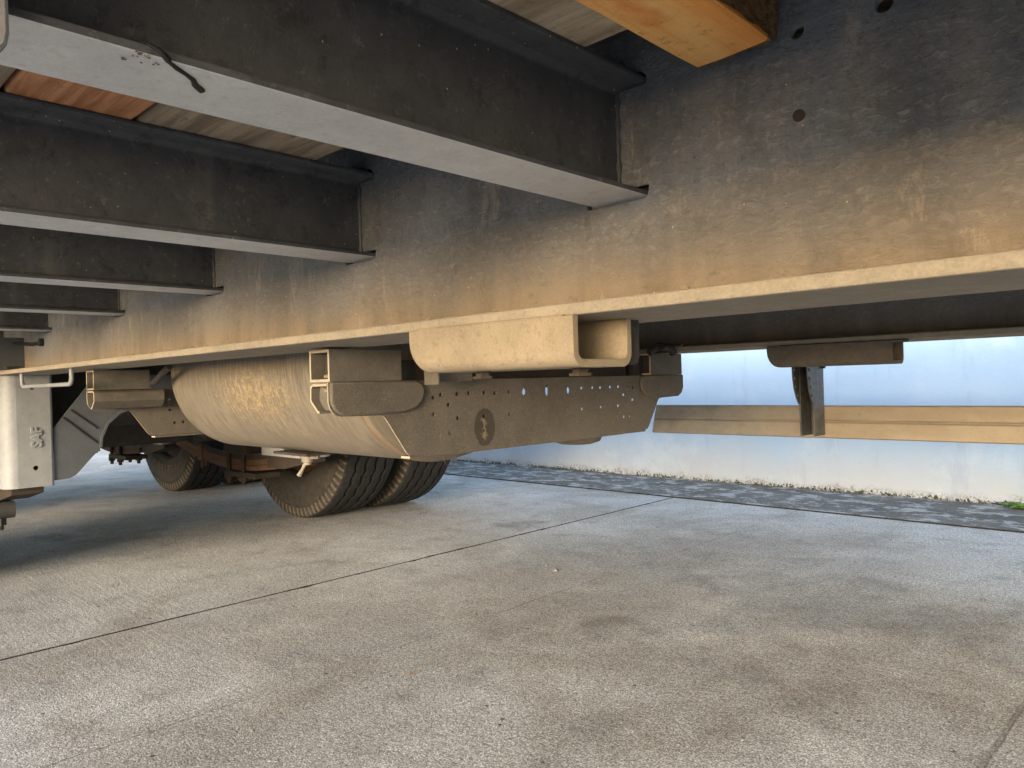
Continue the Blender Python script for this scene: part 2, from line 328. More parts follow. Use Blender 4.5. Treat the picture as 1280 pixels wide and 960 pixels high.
M = dict(
    rail=rail_material(),
    edge=dusty_steel('dusty_weld_sunlit_rim', (0.24, 0.205, 0.155), (0.38, 0.32, 0.235), 0.65, 0.8, grain=0.45),  # dusty weld colour, also the painted sunlight on sheet metal rims
    flange=dusty_steel('bottom_flange_dust', (0.19, 0.163, 0.125), (0.31, 0.262, 0.195), 0.6, 0.85, grain=0.5),
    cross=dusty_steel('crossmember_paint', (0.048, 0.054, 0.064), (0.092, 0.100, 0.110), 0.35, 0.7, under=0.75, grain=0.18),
    crossbounce=dusty_steel('crossmember_bounce_underside', (0.47, 0.46, 0.445), (0.64, 0.63, 0.61), 0.6, 0.85, grain=0.25),
    channel=dusty_steel('channel_dusty_paint', (0.17, 0.138, 0.095), (0.27, 0.218, 0.150), 0.75, 0.85, grain=0.5, fine=520),
    steel=dusty_steel('bracket_steel', (0.075, 0.066, 0.055), (0.15, 0.132, 0.108), 0.5, 0.8, grain=0.35),
    dark=dusty_steel('dark_greasy_steel', (0.022, 0.021, 0.021), (0.06, 0.052, 0.045), 0.4, 0.7, grain=0.15),
    plate=plate_material(), tank=tank_material(),
    hanger=dusty_steel('hanger_grey_paint', (0.19, 0.20, 0.212), (0.265, 0.27, 0.275), 0.5, 0.55, grain=0.12, fine=250),
    gusset=dusty_steel('brace_grey_paint', (0.060, 0.067, 0.078), (0.098, 0.104, 0.112), 0.45, 0.6, grain=0.12),
    rust=dusty_steel('rusty_spring_steel', (0.060, 0.032, 0.020), (0.13, 0.066, 0.036), 0.5, 0.85, grain=0.2),
    rustdark=dusty_steel('dark_rusty_steel', (0.022, 0.017, 0.014), (0.05, 0.036, 0.026), 0.45, 0.85, grain=0.2),
    subsoil=subsoil(), concrete=concrete_material('yard_concrete'), gutter=gutter_material(), wall=wall_material(),
    plank_red=wood_material('reddish_hardwood', (0.42, 0.18, 0.085), (0.62, 0.32, 0.17), 'X'),
    plank_grey=wood_material('weathered_plank', (0.22, 0.175, 0.125), (0.42, 0.345, 0.255), 'X', 0.7),
    plank_pale=wood_material('pale_weathered_plank', (0.38, 0.31, 0.22), (0.62, 0.53, 0.40), 'X', 0.55),
    timber=wood_material('orange_softwood', (0.88, 0.38, 0.10), (0.94, 0.56, 0.21), 'Y', 0.45), endgrain=end_grain(),
    rubber=rubber_material(), sidewall=rubber_material(True), lug=shoulder_material(),
    rim=flat('rusty_brown_rim', (0.12, 0.065, 0.035), 0.8), drum=flat('brake_drum_iron', (0.04, 0.028, 0.02), 0.9),
    guard=guard_material(), zinc=flat('galvanised_bracket', (0.10, 0.10, 0.10), 0.55, 0.3, 0.3),
    black=flat('black_rubber_hose', (0.012, 0.012, 0.012), 0.6), moss=flat('moss', (0.06, 0.062, 0.03), 0.95, 0.5),
    leaf=flat('weed_leaf', (0.12, 0.26, 0.04), 0.5, 0.35), pebble=flat('grey_pebble', (0.20, 0.19, 0.175), 0.9, 0.4),
    wire=flat('steel_wire', (0.10, 0.09, 0.08), 0.4, 0.2, 0.6), brass=flat('dusty_brass_valve', (0.20, 0.175, 0.135), 0.6, 0.25),
)

# ------------------------------------------------------------------ building helpers
WPOS = {}
def link(o, parent=None, loc=(0, 0, 0)):
    COL.objects.link(o)
    loc = Vector(loc)
    if parent is not None:
        o.parent = parent; o.location = loc - WPOS[parent]
    else: o.location = loc
    WPOS[o] = loc
    return o
def tag(o, label=None, cat=None, group=None, kind=None):
    if label: o['label'] = label
    if cat: o['category'] = cat
    if group: o['group'] = group
    if kind: o['kind'] = kind
    return o
def empty(name, loc=(0, 0, 0), parent=None):
    o = bpy.data.objects.new(name, None); o.empty_display_size = 0.1
    return link(o, parent, loc)

class B:
    """collects shapes (world coordinates) and links them as ONE mesh object"""
    def __init__(s): s.bm = bmesh.new()
    def poly(s, pts, faces, mi=0):
        v = [s.bm.verts.new(p) for p in pts]
        for f in faces:
            try: s.bm.faces.new([v[i] for i in f]).material_index = mi
            except ValueError: pass
        return s
    def box(s, x0, x1, y0, y1, z0, z1, mi=0):
        P = [(x, y, z) for x in (x0, x1) for y in (y0, y1) for z in (z0, z1)]
        return s.poly(P, [(0, 1, 3, 2), (4, 6, 7, 5), (0, 4, 5, 1), (2, 3, 7, 6), (0, 2, 6, 4), (1, 5, 7, 3)], mi)
    def prism(s, pts, axis, a, b, mi=0):
        """2-D outline extruded along an axis; pts are (y,z) for X, (x,z) for Y, (x,y) for Z"""
        f = {'X': lambda p, t: (t, p[0], p[1]), 'Y': lambda p, t: (p[0], t, p[1]), 'Z': lambda p, t: (p[0], p[1], t)}[axis]
        n = len(pts)
        P = [f(p, a) for p in pts] + [f(p, b) for p in pts]
        return s.poly(P, [tuple(range(n)), tuple(range(2 * n - 1, n - 1, -1))] + [(i, (i + 1) % n, n + (i + 1) % n, n + i) for i in range(n)], mi)
    def strip(s, path, th, axis, a, b, closed=False, mi=0):
        """bent sheet: a 2-D path thickened by th and extruded"""
        n = len(path); L = []; Q = []
        for i, p in enumerate(path):
            p0 = path[i - 1] if (i > 0 or closed) else p; p1 = path[(i + 1) % n] if (i < n - 1 or closed) else p
            d0 = Vector((p[0] - p0[0], p[1] - p0[1])); d1 = Vector((p1[0] - p[0], p1[1] - p[1]))
            if d0.length < 1e-9: d0 = d1
            if d1.length < 1e-9: d1 = d0
            d0.normalize(); d1.normalize(); t = (d0 + d1).normalized(); nn = Vector((-t.y, t.x))
            k = 1 / max(0.4, t.dot(d1))
            L.append((p[0], p[1])); Q.append((p[0] + nn.x * th * k, p[1] + nn.y * th * k))
        f = {'X': lambda p, t: (t, p[0], p[1]), 'Y': lambda p, t: (p[0], t, p[1]), 'Z': lambda p, t: (p[0], p[1], t)}[axis]
        P = [f(p, a) for p in L] + [f(p, a) for p in Q] + [f(p, b) for p in L] + [f(p, b) for p in Q]
        F = []
        rng = range(n) if closed else range(n - 1)
        for i in rng:
            j = (i + 1) % n
            F += [(i, j, n + j, n + i), (2 * n + i, 3 * n + i, 3 * n + j, 2 * n + j), (i, 2 * n + i, 2 * n + j, j), (n + i, n + j, 3 * n + j, 3 * n + i)]
        if not closed:
            F += [(0, n, 3 * n, 2 * n), (n - 1, 3 * n - 1, 4 * n - 1, 2 * n - 1)]
        return s.poly(P, F, mi)
    def tube(s, path, r, seg=10, caps=True, closed=False, mi=0):
        n = len(path); rings = []; up = Vector((0.13, 0.21, 0.97))
        for i, p in enumerate(path):
            p = Vector(p)
            a = Vector(path[i - 1]) if (i > 0 or closed) else p; b = Vector(path[(i + 1) % n]) if (i < n - 1 or closed) else p
            t = (b - a).normalized(); u = t.cross(up).normalized(); w = t.cross(u)
            rr = r[i] if isinstance(r, (list, tuple)) else r
            rings.append([s.bm.verts.new(p + (u * math.cos(2 * PI * k / seg) + w * math.sin(2 * PI * k / seg)) * rr) for k in range(seg)])
        for i in range(n if closed else n - 1):
            for k in range(seg):
                j = (i + 1) % n
                s.bm.faces.new((rings[i][k], rings[i][(k + 1) % seg], rings[j][(k + 1) % seg], rings[j][k])).material_index = mi
        if caps and not closed:
            s.bm.faces.new(rings[0][::-1]); s.bm.faces.new(rings[-1])
        return s
    def lathe(s, prof, centre, axis='X', seg=64, a0=0.0, mi=0):
        """prof = (t along the axis, radius)"""
        c = Vector(centre); rings = []
        for t, r in prof:
            ring = []
            for k in range(seg):
                a = a0 + 2 * PI * k / seg; u, w = math.cos(a) * r, math.sin(a) * r
                d = {'X': (t, u, w), 'Y': (u, t, w), 'Z': (u, w, t)}[axis]
                ring.append(s.bm.verts.new(c + Vector(d)))
            rings.append(ring)
        for i in range(len(rings) - 1):
            for k in range(seg):
                s.bm.faces.new((rings[i][k], rings[i][(k + 1) % seg], rings[i + 1][(k + 1) % seg], rings[i + 1][k])).material_index = mi
        for ring, rad in ((rings[0], prof[0][1]), (rings[-1], prof[-1][1])):
            if rad > 1e-4: s.bm.faces.new(ring).material_index = mi
        return s
    def hexnut(s, c, r, h, axis='Z'):
        return s.lathe([(0, r), (h, r)], c, axis, 6)
    def add(s, me, mat=None):
        bm2 = bmesh.new(); bm2.from_mesh(me)
        if mat: bmesh.ops.transform(bm2, matrix=mat, verts=bm2.verts)
        tmp = bpy.data.meshes.new('tmp'); bm2.to_mesh(tmp); bm2.free()
        s.bm.from_mesh(tmp); bpy.data.meshes.remove(tmp)
        return s
    def build(s, name, mat, parent=None, at=None, bevel=0.0, smooth=None, label=None):
        bmesh.ops.remove_doubles(s.bm, verts=s.bm.verts, dist=1e-6)
        bmesh.ops.recalc_face_normals(s.bm, faces=s.bm.faces)
        at = Vector(at) if at is not None else (WPOS[parent] if parent is not None else Vector((0, 0, 0)))
        bmesh.ops.translate(s.bm, verts=s.bm.verts, vec=-at)
        me = bpy.data.meshes.new(name); s.bm.to_mesh(me); s.bm.free()
        for m in (mat if isinstance(mat, (list, tuple)) else [mat]): me.materials.append(m)
        o = bpy.data.objects.new(name, me); link(o, parent, at)
        if bevel:
            b = o.modifiers.new('bevel', 'BEVEL'); b.width = bevel; b.segments = 2; b.limit_method = 'ANGLE'; b.angle_limit = R(40); b.harden_normals = False
        if smooth is not None:
            for p in me.polygons: p.use_smooth = True
            me.set_sharp_from_angle(angle=R(smooth))
        if label: o['label'] = label
        return o

def curve_plate(outer, holes, th):
    """flat plate with true holes: outline in local xy, thickness th centred on z; returns a mesh"""
    cu = bpy.data.curves.new('c', 'CURVE'); cu.dimensions = '2D'; cu.fill_mode = 'BOTH'; cu.extrude = th / 2
    for pts in [outer] + holes:
        sp = cu.splines.new('POLY'); sp.points.add(len(pts) - 1); sp.use_cyclic_u = True
        for i, p in enumerate(pts): sp.points[i].co = (p[0], p[1], 0, 1)
    ob = bpy.data.objects.new('c', cu); COL.objects.link(ob)
    dg = bpy.context.evaluated_depsgraph_get()
    me = bpy.data.meshes.new_from_object(ob.evaluated_get(dg), depsgraph=dg)
    bpy.data.objects.remove(ob); bpy.data.curves.remove(cu)
    return me
def text_mesh(txt, size, depth):
    cu = bpy.data.curves.new('t', 'FONT'); cu.body = txt; cu.size = size; cu.extrude = depth; cu.bevel_depth = depth * 0.5
    cu.align_x = 'CENTER'; cu.align_y = 'CENTER'; cu.offset = size * 0.02; cu.resolution_u = 3
    ob = bpy.data.objects.new('t', cu); COL.objects.link(ob)
    dg = bpy.context.evaluated_depsgraph_get()
    me = bpy.data.meshes.new_from_object(ob.evaluated_get(dg), depsgraph=dg)
    bpy.data.objects.remove(ob); bpy.data.curves.remove(cu)
    return me
def disc(cx, cy, r, n=14, ry=None):
    return [(cx + r * math.cos(2 * PI * i / n), cy + (ry or r) * math.sin(2 * PI * i / n)) for i in range(n)]
def arc(cx, cy, r, a0, a1, n=6):
    return [(cx + r * math.cos(R(a0 + (a1 - a0) * i / n)), cy + r * math.sin(R(a0 + (a1 - a0) * i / n))) for i in range(n + 1)]
MYZ = Matrix(((0, 0, 1, 0), (1, 0, 0, 0), (0, 1, 0, 0), (0, 0, 0, 1)))   # local xy -> world yz, thickness along x
MXZ = Matrix(((1, 0, 0, 0), (0, 0, -1, 0), (0, 1, 0, 0), (0, 0, 0, 1)))  # local xy -> world xz
def copy_part(o, parent, loc, rot=None, scale=None):
    c = o.copy(); link(c, parent, loc)
    if rot is not None: c.rotation_euler = rot
    if scale is not None: c.scale = scale
    for ch in [x for x in bpy.data.objects if x.parent == o]:
        d = ch.copy(); COL.objects.link(d); d.parent = c; d.location = ch.location
    return c

# ------------------------------------------------------------------ ground, slabs, gutter, wall
g = B(); g.poly([(-250, -250, -0.06), (250, -250, -0.06), (250, 250, -0.06), (-250, 250, -0.06)], [(0, 1, 2, 3)])
ground = g.build('ground', M['subsoil']); tag(ground, 'worn grey concrete yard running under the trailer', kind='structure')

def slab(x0, x1, y0, y1, mat, name, ztop=0.0, fine=False, seed=0):
    """one cast slab with chipped, slightly wandering edges"""
    rnd = random.Random(seed)
    step = 0.025 if fine else 0.5
    pts = []
    for (ax, ay), (bx, by) in (((x0, y0), (x1, y0)), ((x1, y0), (x1, y1)), ((x1, y1), (x0, y1)), ((x0, y1), (x0, y0))):
        L = math.hypot(bx - ax, by - ay); n = max(1, int(L / step))
        nx, ny = (by - ay) / L, -(bx - ax) / L
        for i in range(n):
            t = i / n; j = 0
            if fine and 0 < i: j = 0.0022 * (noise.noise(Vector((ax + bx + L * t * 9, ay * 3, seed)))) + (rnd.random() - 0.5) * 0.0016 - (0.006 * rnd.random() if rnd.random() < 0.06 else 0)
            pts.append((ax + (bx - ax) * t + nx * j, ay + (by - ay) * t + ny * j))
    b = B(); b.prism(pts, 'Z', -0.058, ztop)
    o = b.build(name, [mat, M['subsoil']], ground, at=((x0 + x1) / 2, (y0 + y1) / 2, 0))
    for p in o.data.polygons:
        if abs(p.normal.z) < 0.5: p.material_index = 1
    return o
YG, YW = 2.955, 3.502
slab(-1.8495, 2.4, -2.2, YG, M['concrete'], 'concrete_slab', 0.0, True, 1)
slab(-6.2, -1.8590, -2.2, YG, M['concrete'], 'concrete_slab', 0.0, True, 2)
for i, (a, b_) in enumerate(((-10.6, -6.21), (-15, -10.61), (-20, -15.01), (2.41, 6.8), (6.81, 11.2))):
    slab(a, b_, -2.2, YG, M['concrete'], 'concrete_slab', 0.0, False, 10 + i)
for i in range(7): slab(-20 + 4.6 * i, -20 + 4.6 * i + 4.59, -7.0, -2.21, M['concrete'], 'concrete_slab', 0.0, False, 30 + i)
slab(-7.5, 6.8, YG + 0.010, YW + 0.02, M['gutter'], 'gutter_strip', 0.004, True, 50)
slab(-20, -7.51, YG + 0.010, YW + 0.02, M['gutter'], 'gutter_strip', 0.004, False, 51)

w = B(); w.box(-20, 12, YW, YW + 0.18, -0.05, 1.9)
w.box(-20, 12, YW - 0.03, YW + 0.21, 1.9, 1.97)
wall = w.build('boundary_wall', M['wall'], at=(-1.5, YW, 0)); tag(wall, 'long pale blue painted wall along the yard behind the trailer', 'wall')

ms = B(); rnd = random.Random(4)
for i in range(1500):
    x = rnd.uniform(-5.5, 1.5)
    if noise.noise(Vector((x * 5, 0, 0))) < -0.25: continue
    r = rnd.uniform(0.002, 0.0075); y = YW - rnd.random() ** 2 * 0.02; z = 0.005 + rnd.random() ** 3 * 0.012
    ms.poly([(x + rnd.uniform(-r, r), y + rnd.uniform(-r, r) * .7, z - r * .4), (x + r, y, z), (x, y - r, z + r * .3), (x - r * .8, y + r * .1, z + r * .5), (x + r * .2, y, z + r * rnd.uniform(.5, 1.8))],
            [(0, 1, 2), (0, 2, 3), (1, 4, 2), (2, 4, 3), (0, 3, 4), (0, 4, 1)])
mo = ms.build('moss', M['moss'], at=(-1.5, YW, 0)); tag(mo, 'dark moss and dirt crumbs along the foot of the wall', kind='stuff')

# weed at the foot of the wall: a rosette of lobed leaves
we = empty('weed', (-0.60, 3.455, 0.004)); tag(we, 'small green weed growing from the gutter at the foot of the blue wall', 'weed')
rnd = random.Random(9)
for i, (ang, ln) in enumerate(((184, .085), (168, .06), (200, .07), (225, .06), (250, .07), (280, .06), (310, .075), (340, .08), (10, .07), (140, .05), (100, .04))):
    b = B(); a = R(ang + rnd.uniform(-8, 8)); n = 9; L = []; Rr = []; C_ = []
    lift = rnd.uniform(0.1, 0.55)
    for j in range(n):
        t = j / (n - 1); wv = 0.014 * math.sin(PI * min(1, t * 1.02)) ** 0.7 * (1.35 if j % 2 else 0.72) * (ln / .07)
        cx, cz = t * ln, 0.006 + lift * ln * math.sin(t * PI * 0.75) * 0.5
        C_.append((cx, 0, cz - 0.002)); L.append((cx, wv, cz + 0.002)); Rr.append((cx, -wv, cz + 0.002))
    P = C_ + L + Rr; P = [(x * math.cos(a) - y * math.sin(a) - 0.60, x * math.sin(a) + y * math.cos(a) + 3.455, z) for x, y, z in P]
    b.poly(P, [(j, j + 1, n + j + 1, n + j) for j in range(n - 1)] + [(j, 2 * n + j, 2 * n + j + 1, j + 1) for j in range(n - 1)])
    o = b.build('leaf', M['leaf'], we, smooth=60); sm = o.modifiers.new('thick', 'SOLIDIFY'); sm.thickness = 0.0006

# loose grit lying on the slabs
rnd = random.Random(12)
def pebble_mesh(i):
    b = bmesh.new(); bmesh.ops.create_icosphere(b, subdivisions=1, radius=1)
    for v in b.verts: v.co *= 0.75 + 0.5 * rnd.random()
    for v in b.verts: v.co.z *= 0.5
    me = bpy.data.meshes.new('pebble'); b.to_mesh(me); b.free(); me.materials.append(M['pebble']); return me
pm = [pebble_mesh(i) for i in range(4)]
grit = B()
for i in range(320):
    x, y = rnd.uniform(-4, 0.3), rnd.uniform(0.3, 2.9)
    sc = rnd.uniform(0.0012, 0.0035)
    grit.add(pm[i % 4], Matrix.Translation((x, y, 0.001)) @ Matrix.Rotation(rnd.uniform(0, 6), 4, 'Z') @ Matrix.Scale(sc, 4))
go = grit.build('grit', M['pebble'], at=(-1.5, 1.5, 0)); tag(go, 'fine grey grit scattered over the concrete', kind='stuff')
for (x, y, r, lab) in ((-0.560, 0.80, .009, 'pale broken stone chip lying on the concrete in the near foreground'),
                       (-1.42, 1.63, .011, 'largest pale flat stone chip beyond the hairline crack in the concrete'),
                       (-1.48, 1.66, .007, 'small pale stone chip just behind the largest flat chip')):
    o = bpy.data.objects.new('pebble', pm[int(r * 1000) % 4]); link(o, None, (x, y, 0.002)); o.scale = (r, r, r * 0.8); o.rotation_euler = (0, 0, x * 40)
    tag(o, lab, 'stone chip', 'loose stone chips on the slab')

# ------------------------------------------------------------------ the trailer
tr = empty('flatbed_trailer', (-1.5, CY, 0))
tag(tr, 'underside of a dusty grey flatbed semi trailer with timber deck, twin rails and dual wheels', 'trailer')
A = 0.4675; FW = 0.129                      # near edge and width of the bottom flange
XF, XB = 2.6, -5.35                         # front and rear of the frame
CROSS = [-0.379, -0.760, -1.158, -1.580, -2.064] + [-2.50 - 0.46 * i for i in range(6)] + [0.02 + 0.42 * i for i in range(6)]
def WZ(z): return z + H

def rail(y0, holes):
    yw = y0 + FW / 2
    b = B(); hl = []
    for c in CROSS:
        hl.append([(c - 0.0325, WZ(.1492)), (c + 0.026, WZ(.1492))] + arc(c + 0.026, WZ(.1552), .006, -90, 0, 3) + [(c + 0.0325, WZ(.1602)), (c - 0.0325, WZ(.1602))])
        hl.append([(c - 0.0325, WZ(.2436)), (c + 0.0325, WZ(.2436)), (c + 0.0325, WZ(.250)), (c + .026, WZ(.2562)), (c - 0.0325, WZ(.2562))])
    hl += [disc(x, WZ(z), r) for x, z, r in holes]
    hl += [[(x - .0035, WZ(z0)), (x + .0035, WZ(z0)), (x + .0035, WZ(z1)), (x - .0035, WZ(z1))] for x, z0, z1 in ((-1.977, .148, .190), (-1.842, .148, .183))]
    me = curve_plate([(XB, WZ(.0622)), (XF, WZ(.0622)), (XF, WZ(.290)), (XB, WZ(.290))], hl, 0.007)
    b.add(me, Matrix.Translation((0, yw, 0)) @ MXZ)
    web = b.build('main_rail', M['rail'], tr, at=(-1.5, yw, WZ(.17)))
    f = B(); f.box(XB, XF, y0, y0 + FW, WZ(.0518), WZ(.0621)); f.build('bottom_flange', M['flange'], web, bevel=0.002)
    f = B(); f.box(XB, XF, y0, y0 + FW, WZ(.2901), WZ(.300)); f.build('top_flange', M['cross'], web)
    f = B()
    for sgn in (-1, 1):
        f.tube([(XB + 0.05 * i, yw + sgn * 0.005, WZ(.0625) + 0.0006 * math.sin(i * 2.1)) for i in range(int((XF - XB) / 0.05))], 0.0035, 6)
    f.build('weld_bead', M['edge'], web, smooth=60)
    return web
rail1 = rail(A, [(-.162, .241, .0060), (-.220, .2425, .0052)])
rail2 = rail(1.3558, [(-.3, .2, .007)])
pl = B(); pl.lathe([(0, .0044), (.004, .0044)], (-.220, A + FW / 2 - 0.0045, WZ(.183)), 'Y', 12)
pl.build('rusty_plug', M['rustdark'], rail1, smooth=40)
cr = B()   # dried mud crumbs on the flange edge
rnd = random.Random(3)
for i in range(60):
    x = -rnd.random() ** 0.6 * 2.4 - .1; sc = rnd.uniform(.0008, .0032)
    cr.add(pm[i % 4], Matrix.Translation((x, A + rnd.uniform(0, .004), WZ(.0625))) @ Matrix.Scale(sc, 4))
cr.build('mud_crumb', M['channel'], rail1)['kind'] = 'stuff'

# crossmembers: rolled I beams through the rails, shortened over the wheels
def ibeam_profile(c):
    z0, z1 = WZ(.152), WZ(.2518); hw = .0285; t = .0055; wb = .0025
    return [(c - hw, z0), (c + hw, z0), (c + hw, z0 + t * .8), (c + .008, z0 + t * 1.15), (c + wb, z0 + t * 2), (c + wb, z1 - t * 2), (c + .008, z1 - t * 1.15), (c + hw, z1 - t * .8), (c + hw, z1), (c - hw, z1),
            (c - hw, z1 - t * .8), (c - .008, z1 - t * 1.15), (c - wb, z1 - t * 2), (c - wb, z0 + t * 2), (c - .008, z0 + t * 1.15), (c - hw, z0 + t * .8)]
for c in CROSS:
    y0, y1 = (-.29, 2.21) if c > -2.35 or c < -4.85 else (.40, 1.55)
    # ends of the beam on the near side stop at the web of the near rail, the middle piece runs between the rails
    b = B(); b.prism(ibeam_profile(c), 'Y', y0, y1)
    o = b.build('crossmember', [M['cross'], M['crossbounce']], tr, at=(c, CY, WZ(.2)), bevel=0.0012)
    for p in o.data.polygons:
        if p.normal.z < -0.9 and p.center.z < -0.04 : p.material_index = 1  # pale undersides: bounce from the ground put into the colour
    if c in CROSS[:4]:
        d = B(); d.tube([(c + .0035, A + FW / 2 - .0045, WZ(.158) + .0048 * i) for i in range(19)], [.0022 + .0007 * math.sin(i * 1.7) for i in range(19)], 7)
        d.build('weld_bead', M['cross'], o, smooth=60)
first = [o for o in tr.children if o.name == 'crossmember'][0]
sp = B()   # weld spatter and a black tar streak under the first crossmember
pth = [(-.3518, .1425, WZ(.1514)), (-.3560, .1475, WZ(.1516)), (-.3600, .1535, WZ(.1515)), (-.3640, .1585, WZ(.1516)), (-.3690, .1615, WZ(.1515)), (-.3735, .1665, WZ(.1515)), (-.3748, .1685, WZ(.1518))]
sp.tube(pth, [.0008, .0013, .0010, .0014, .0017, .0019, .0009], 8)
sp.tube([(-.3499, .132, WZ(.1565)), (-.3497, .137, WZ(.155)), (-.3503, .141, WZ(.1517)), (-.3522, .143, WZ(.1514))], [.0006, .0012, .0014, .0009], 7)
sp.build('tar_streak', M['black'], first, smooth=60)
sp = B(); rnd = random.Random(31)
for i in range(16): sp.add(pm[i % 4], Matrix.Translation((-.350 - rnd.random() ** 2 * .012, .137 + rnd.uniform(-.012, .008), WZ(.1515))) @ Matrix.Scale(rnd.uniform(.0005, .0014), 4))
sp.build('weld_spatter', M['pebble'], first)

# end gusset on the first crossmember, at the very edge of the view
b = B(); b.prism([(-.20, WZ(.130)), (.066, WZ(.130))] + arc(.066, WZ(.1418), .0118, -90, 0, 4) + [(.0778, WZ(.246)), (-.20, WZ(.246))], 'X', -.3495, -.3435)
b.build('end_gusset', M['hanger'], tr, bevel=0.0015)
b = B(); b.box(XB, XF, -.30, -.292, WZ(.235), WZ(.31)); b.box(XB, XF, -.292, -.25, WZ(.302), WZ(.310)); b.build('side_rave', M['cross'], tr, bevel=0.002)
b = B(); b.box(XB, XF, 2.212, 2.22, WZ(.235), WZ(.31)); b.build('side_rave', M['cross'], tr, bevel=0.002)

for a_, c_, y0, y1 in ((-2.345, 2.6, -.29, 2.21), (-4.85, -2.345, .38, 1.57), (-5.35, -4.85, -.29, 2.21)):
    b = B(); b.box(a_, c_, y0, y1, WZ(.3115), WZ(.3155)); b.build('sun_block_sheet', M['cross'], tr)  # unseen sheet added to stop sun leaking between planks and rail
# timber deck: planks along the trailer on top of the crossmembers
rows = [(-.289, -.148, 'plank_grey'), (-.144, -.002, 'plank_grey'), (.002, .157, 'plank_grey'), (.161, .2615, 'plank_red'), (.2655, .455, 'plank_grey'),
        (.615, .80, 'plank_grey'), (.804, .99, 'plank_grey'), (.994, 1.17, 'plank_grey'), (1.174, 1.34, 'plank_grey'), (1.50, 1.68, 'plank_grey'), (1.684, 1.86, 'plank_grey'), (1.864, 2.04, 'plank_grey'), (2.044, 2.205, 'plank_grey')]
for i, (y0, y1, mt) in enumerate(rows):
    arch = y1 < .40 or y0 > 1.55
    segs = ([(-.3015, -.399)] if y1 < .46 else []) + [((-.401 if y1 < .46 else XF), -2.34), ((-2.36) if not arch else -4.86, XB)]
    if not arch: segs[-1] = (-2.342, XB)
    if y1 < .46: segs.append((XF, -.198))
    for a, c in segs:
        m_ = M[mt] if not (a == -.3015) else M['plank_pale']
        b = B(); x0, x1 = min(a, c), max(a, c)
        b.box(x0, x1, y0, y1, WZ(.2522) , WZ(.288) + .0007 * (i % 3))
        b.build('deck_plank', m_, tr, at=((x0 + x1) / 2, (y0 + y1) / 2, WZ(.27)), bevel=0.002)

# loose orange timber between the planks, running across the trailer, with a torn end
b = B(); n = 14; xs = (-.290, -.2345); yE = .530 * .985
prof = [(-.290, WZ(.2345)), (-.270, WZ(.2338)), (-.236, WZ(.2355)), (-.2335, WZ(.238)), (-.2335, WZ(.300)), (-.290, WZ(.300))]
rings = []
for j in range(28):
    y = -.28 + (yE + .28 - .010) * j / 27
    rings.append([(x + .0011 * noise.noise(Vector((y * 14, q * 3, 1))), y, z + .0012 * noise.noise(Vector((y * 11, q * 5, 7)))) for q, (x, z) in enumerate(prof)])
m6 = len(prof); P = [p for r_ in rings for p in r_]
F = [(j * m6 + k, j * m6 + (k + 1) % m6, (j + 1) * m6 + (k + 1) % m6, (j + 1) * m6 + k) for j in range(27) for k in range(m6)] + [tuple(range(m6))]
b.poly(P, F)
tim = b.build('timber_bearer', M['timber'], tr, at=(-.262, .12, WZ(.265)), smooth=30)
b = B(); rnd = random.Random(2)   # the torn end: a ragged grid
nx_, nz_ = 12, 12; P = []
for i in range(nx_ + 1):
    for j in range(nz_ + 1):
        x = -.290 + .0565 * i / nx_; z = WZ(.2345) + .0655 * j / nz_
        y = yE - .012 + .010 * rnd.random() * (0.6 + noise.noise(Vector((x * 60, z * 60, 0)))) + .004
        if i in (0, nx_) or j == 0: y = yE - .0105 + (.005 * rnd.random())
        P.append((x, y, z))
F = [(i * (nz_ + 1) + j, (i + 1) * (nz_ + 1) + j, (i + 1) * (nz_ + 1) + j + 1, i * (nz_ + 1) + j + 1) for i in range(nx_) for j in range(nz_)]
b.poly(P, F); b.build('torn_end', M['endgrain'], tim)
b = B()  # ragged brown side face strip of the bearer
P = []; n = 60
for i in range(n + 1):
    y = .20 + (yE - .20) * i / n
    for z in (.2385, .245, .26, .28, .299): P.append((-.2335 + .0016 + .0022 * noise.noise(Vector((y * 55, z * 120, 3))), y, WZ(z)))
b.poly(P, [(i * 5 + j, (i + 1) * 5 + j, (i + 1) * 5 + j + 1, i * 5 + j + 1) for i in range(n) for j in range(4)])
b.build('rough_sawn_side', M['endgrain'], tim)

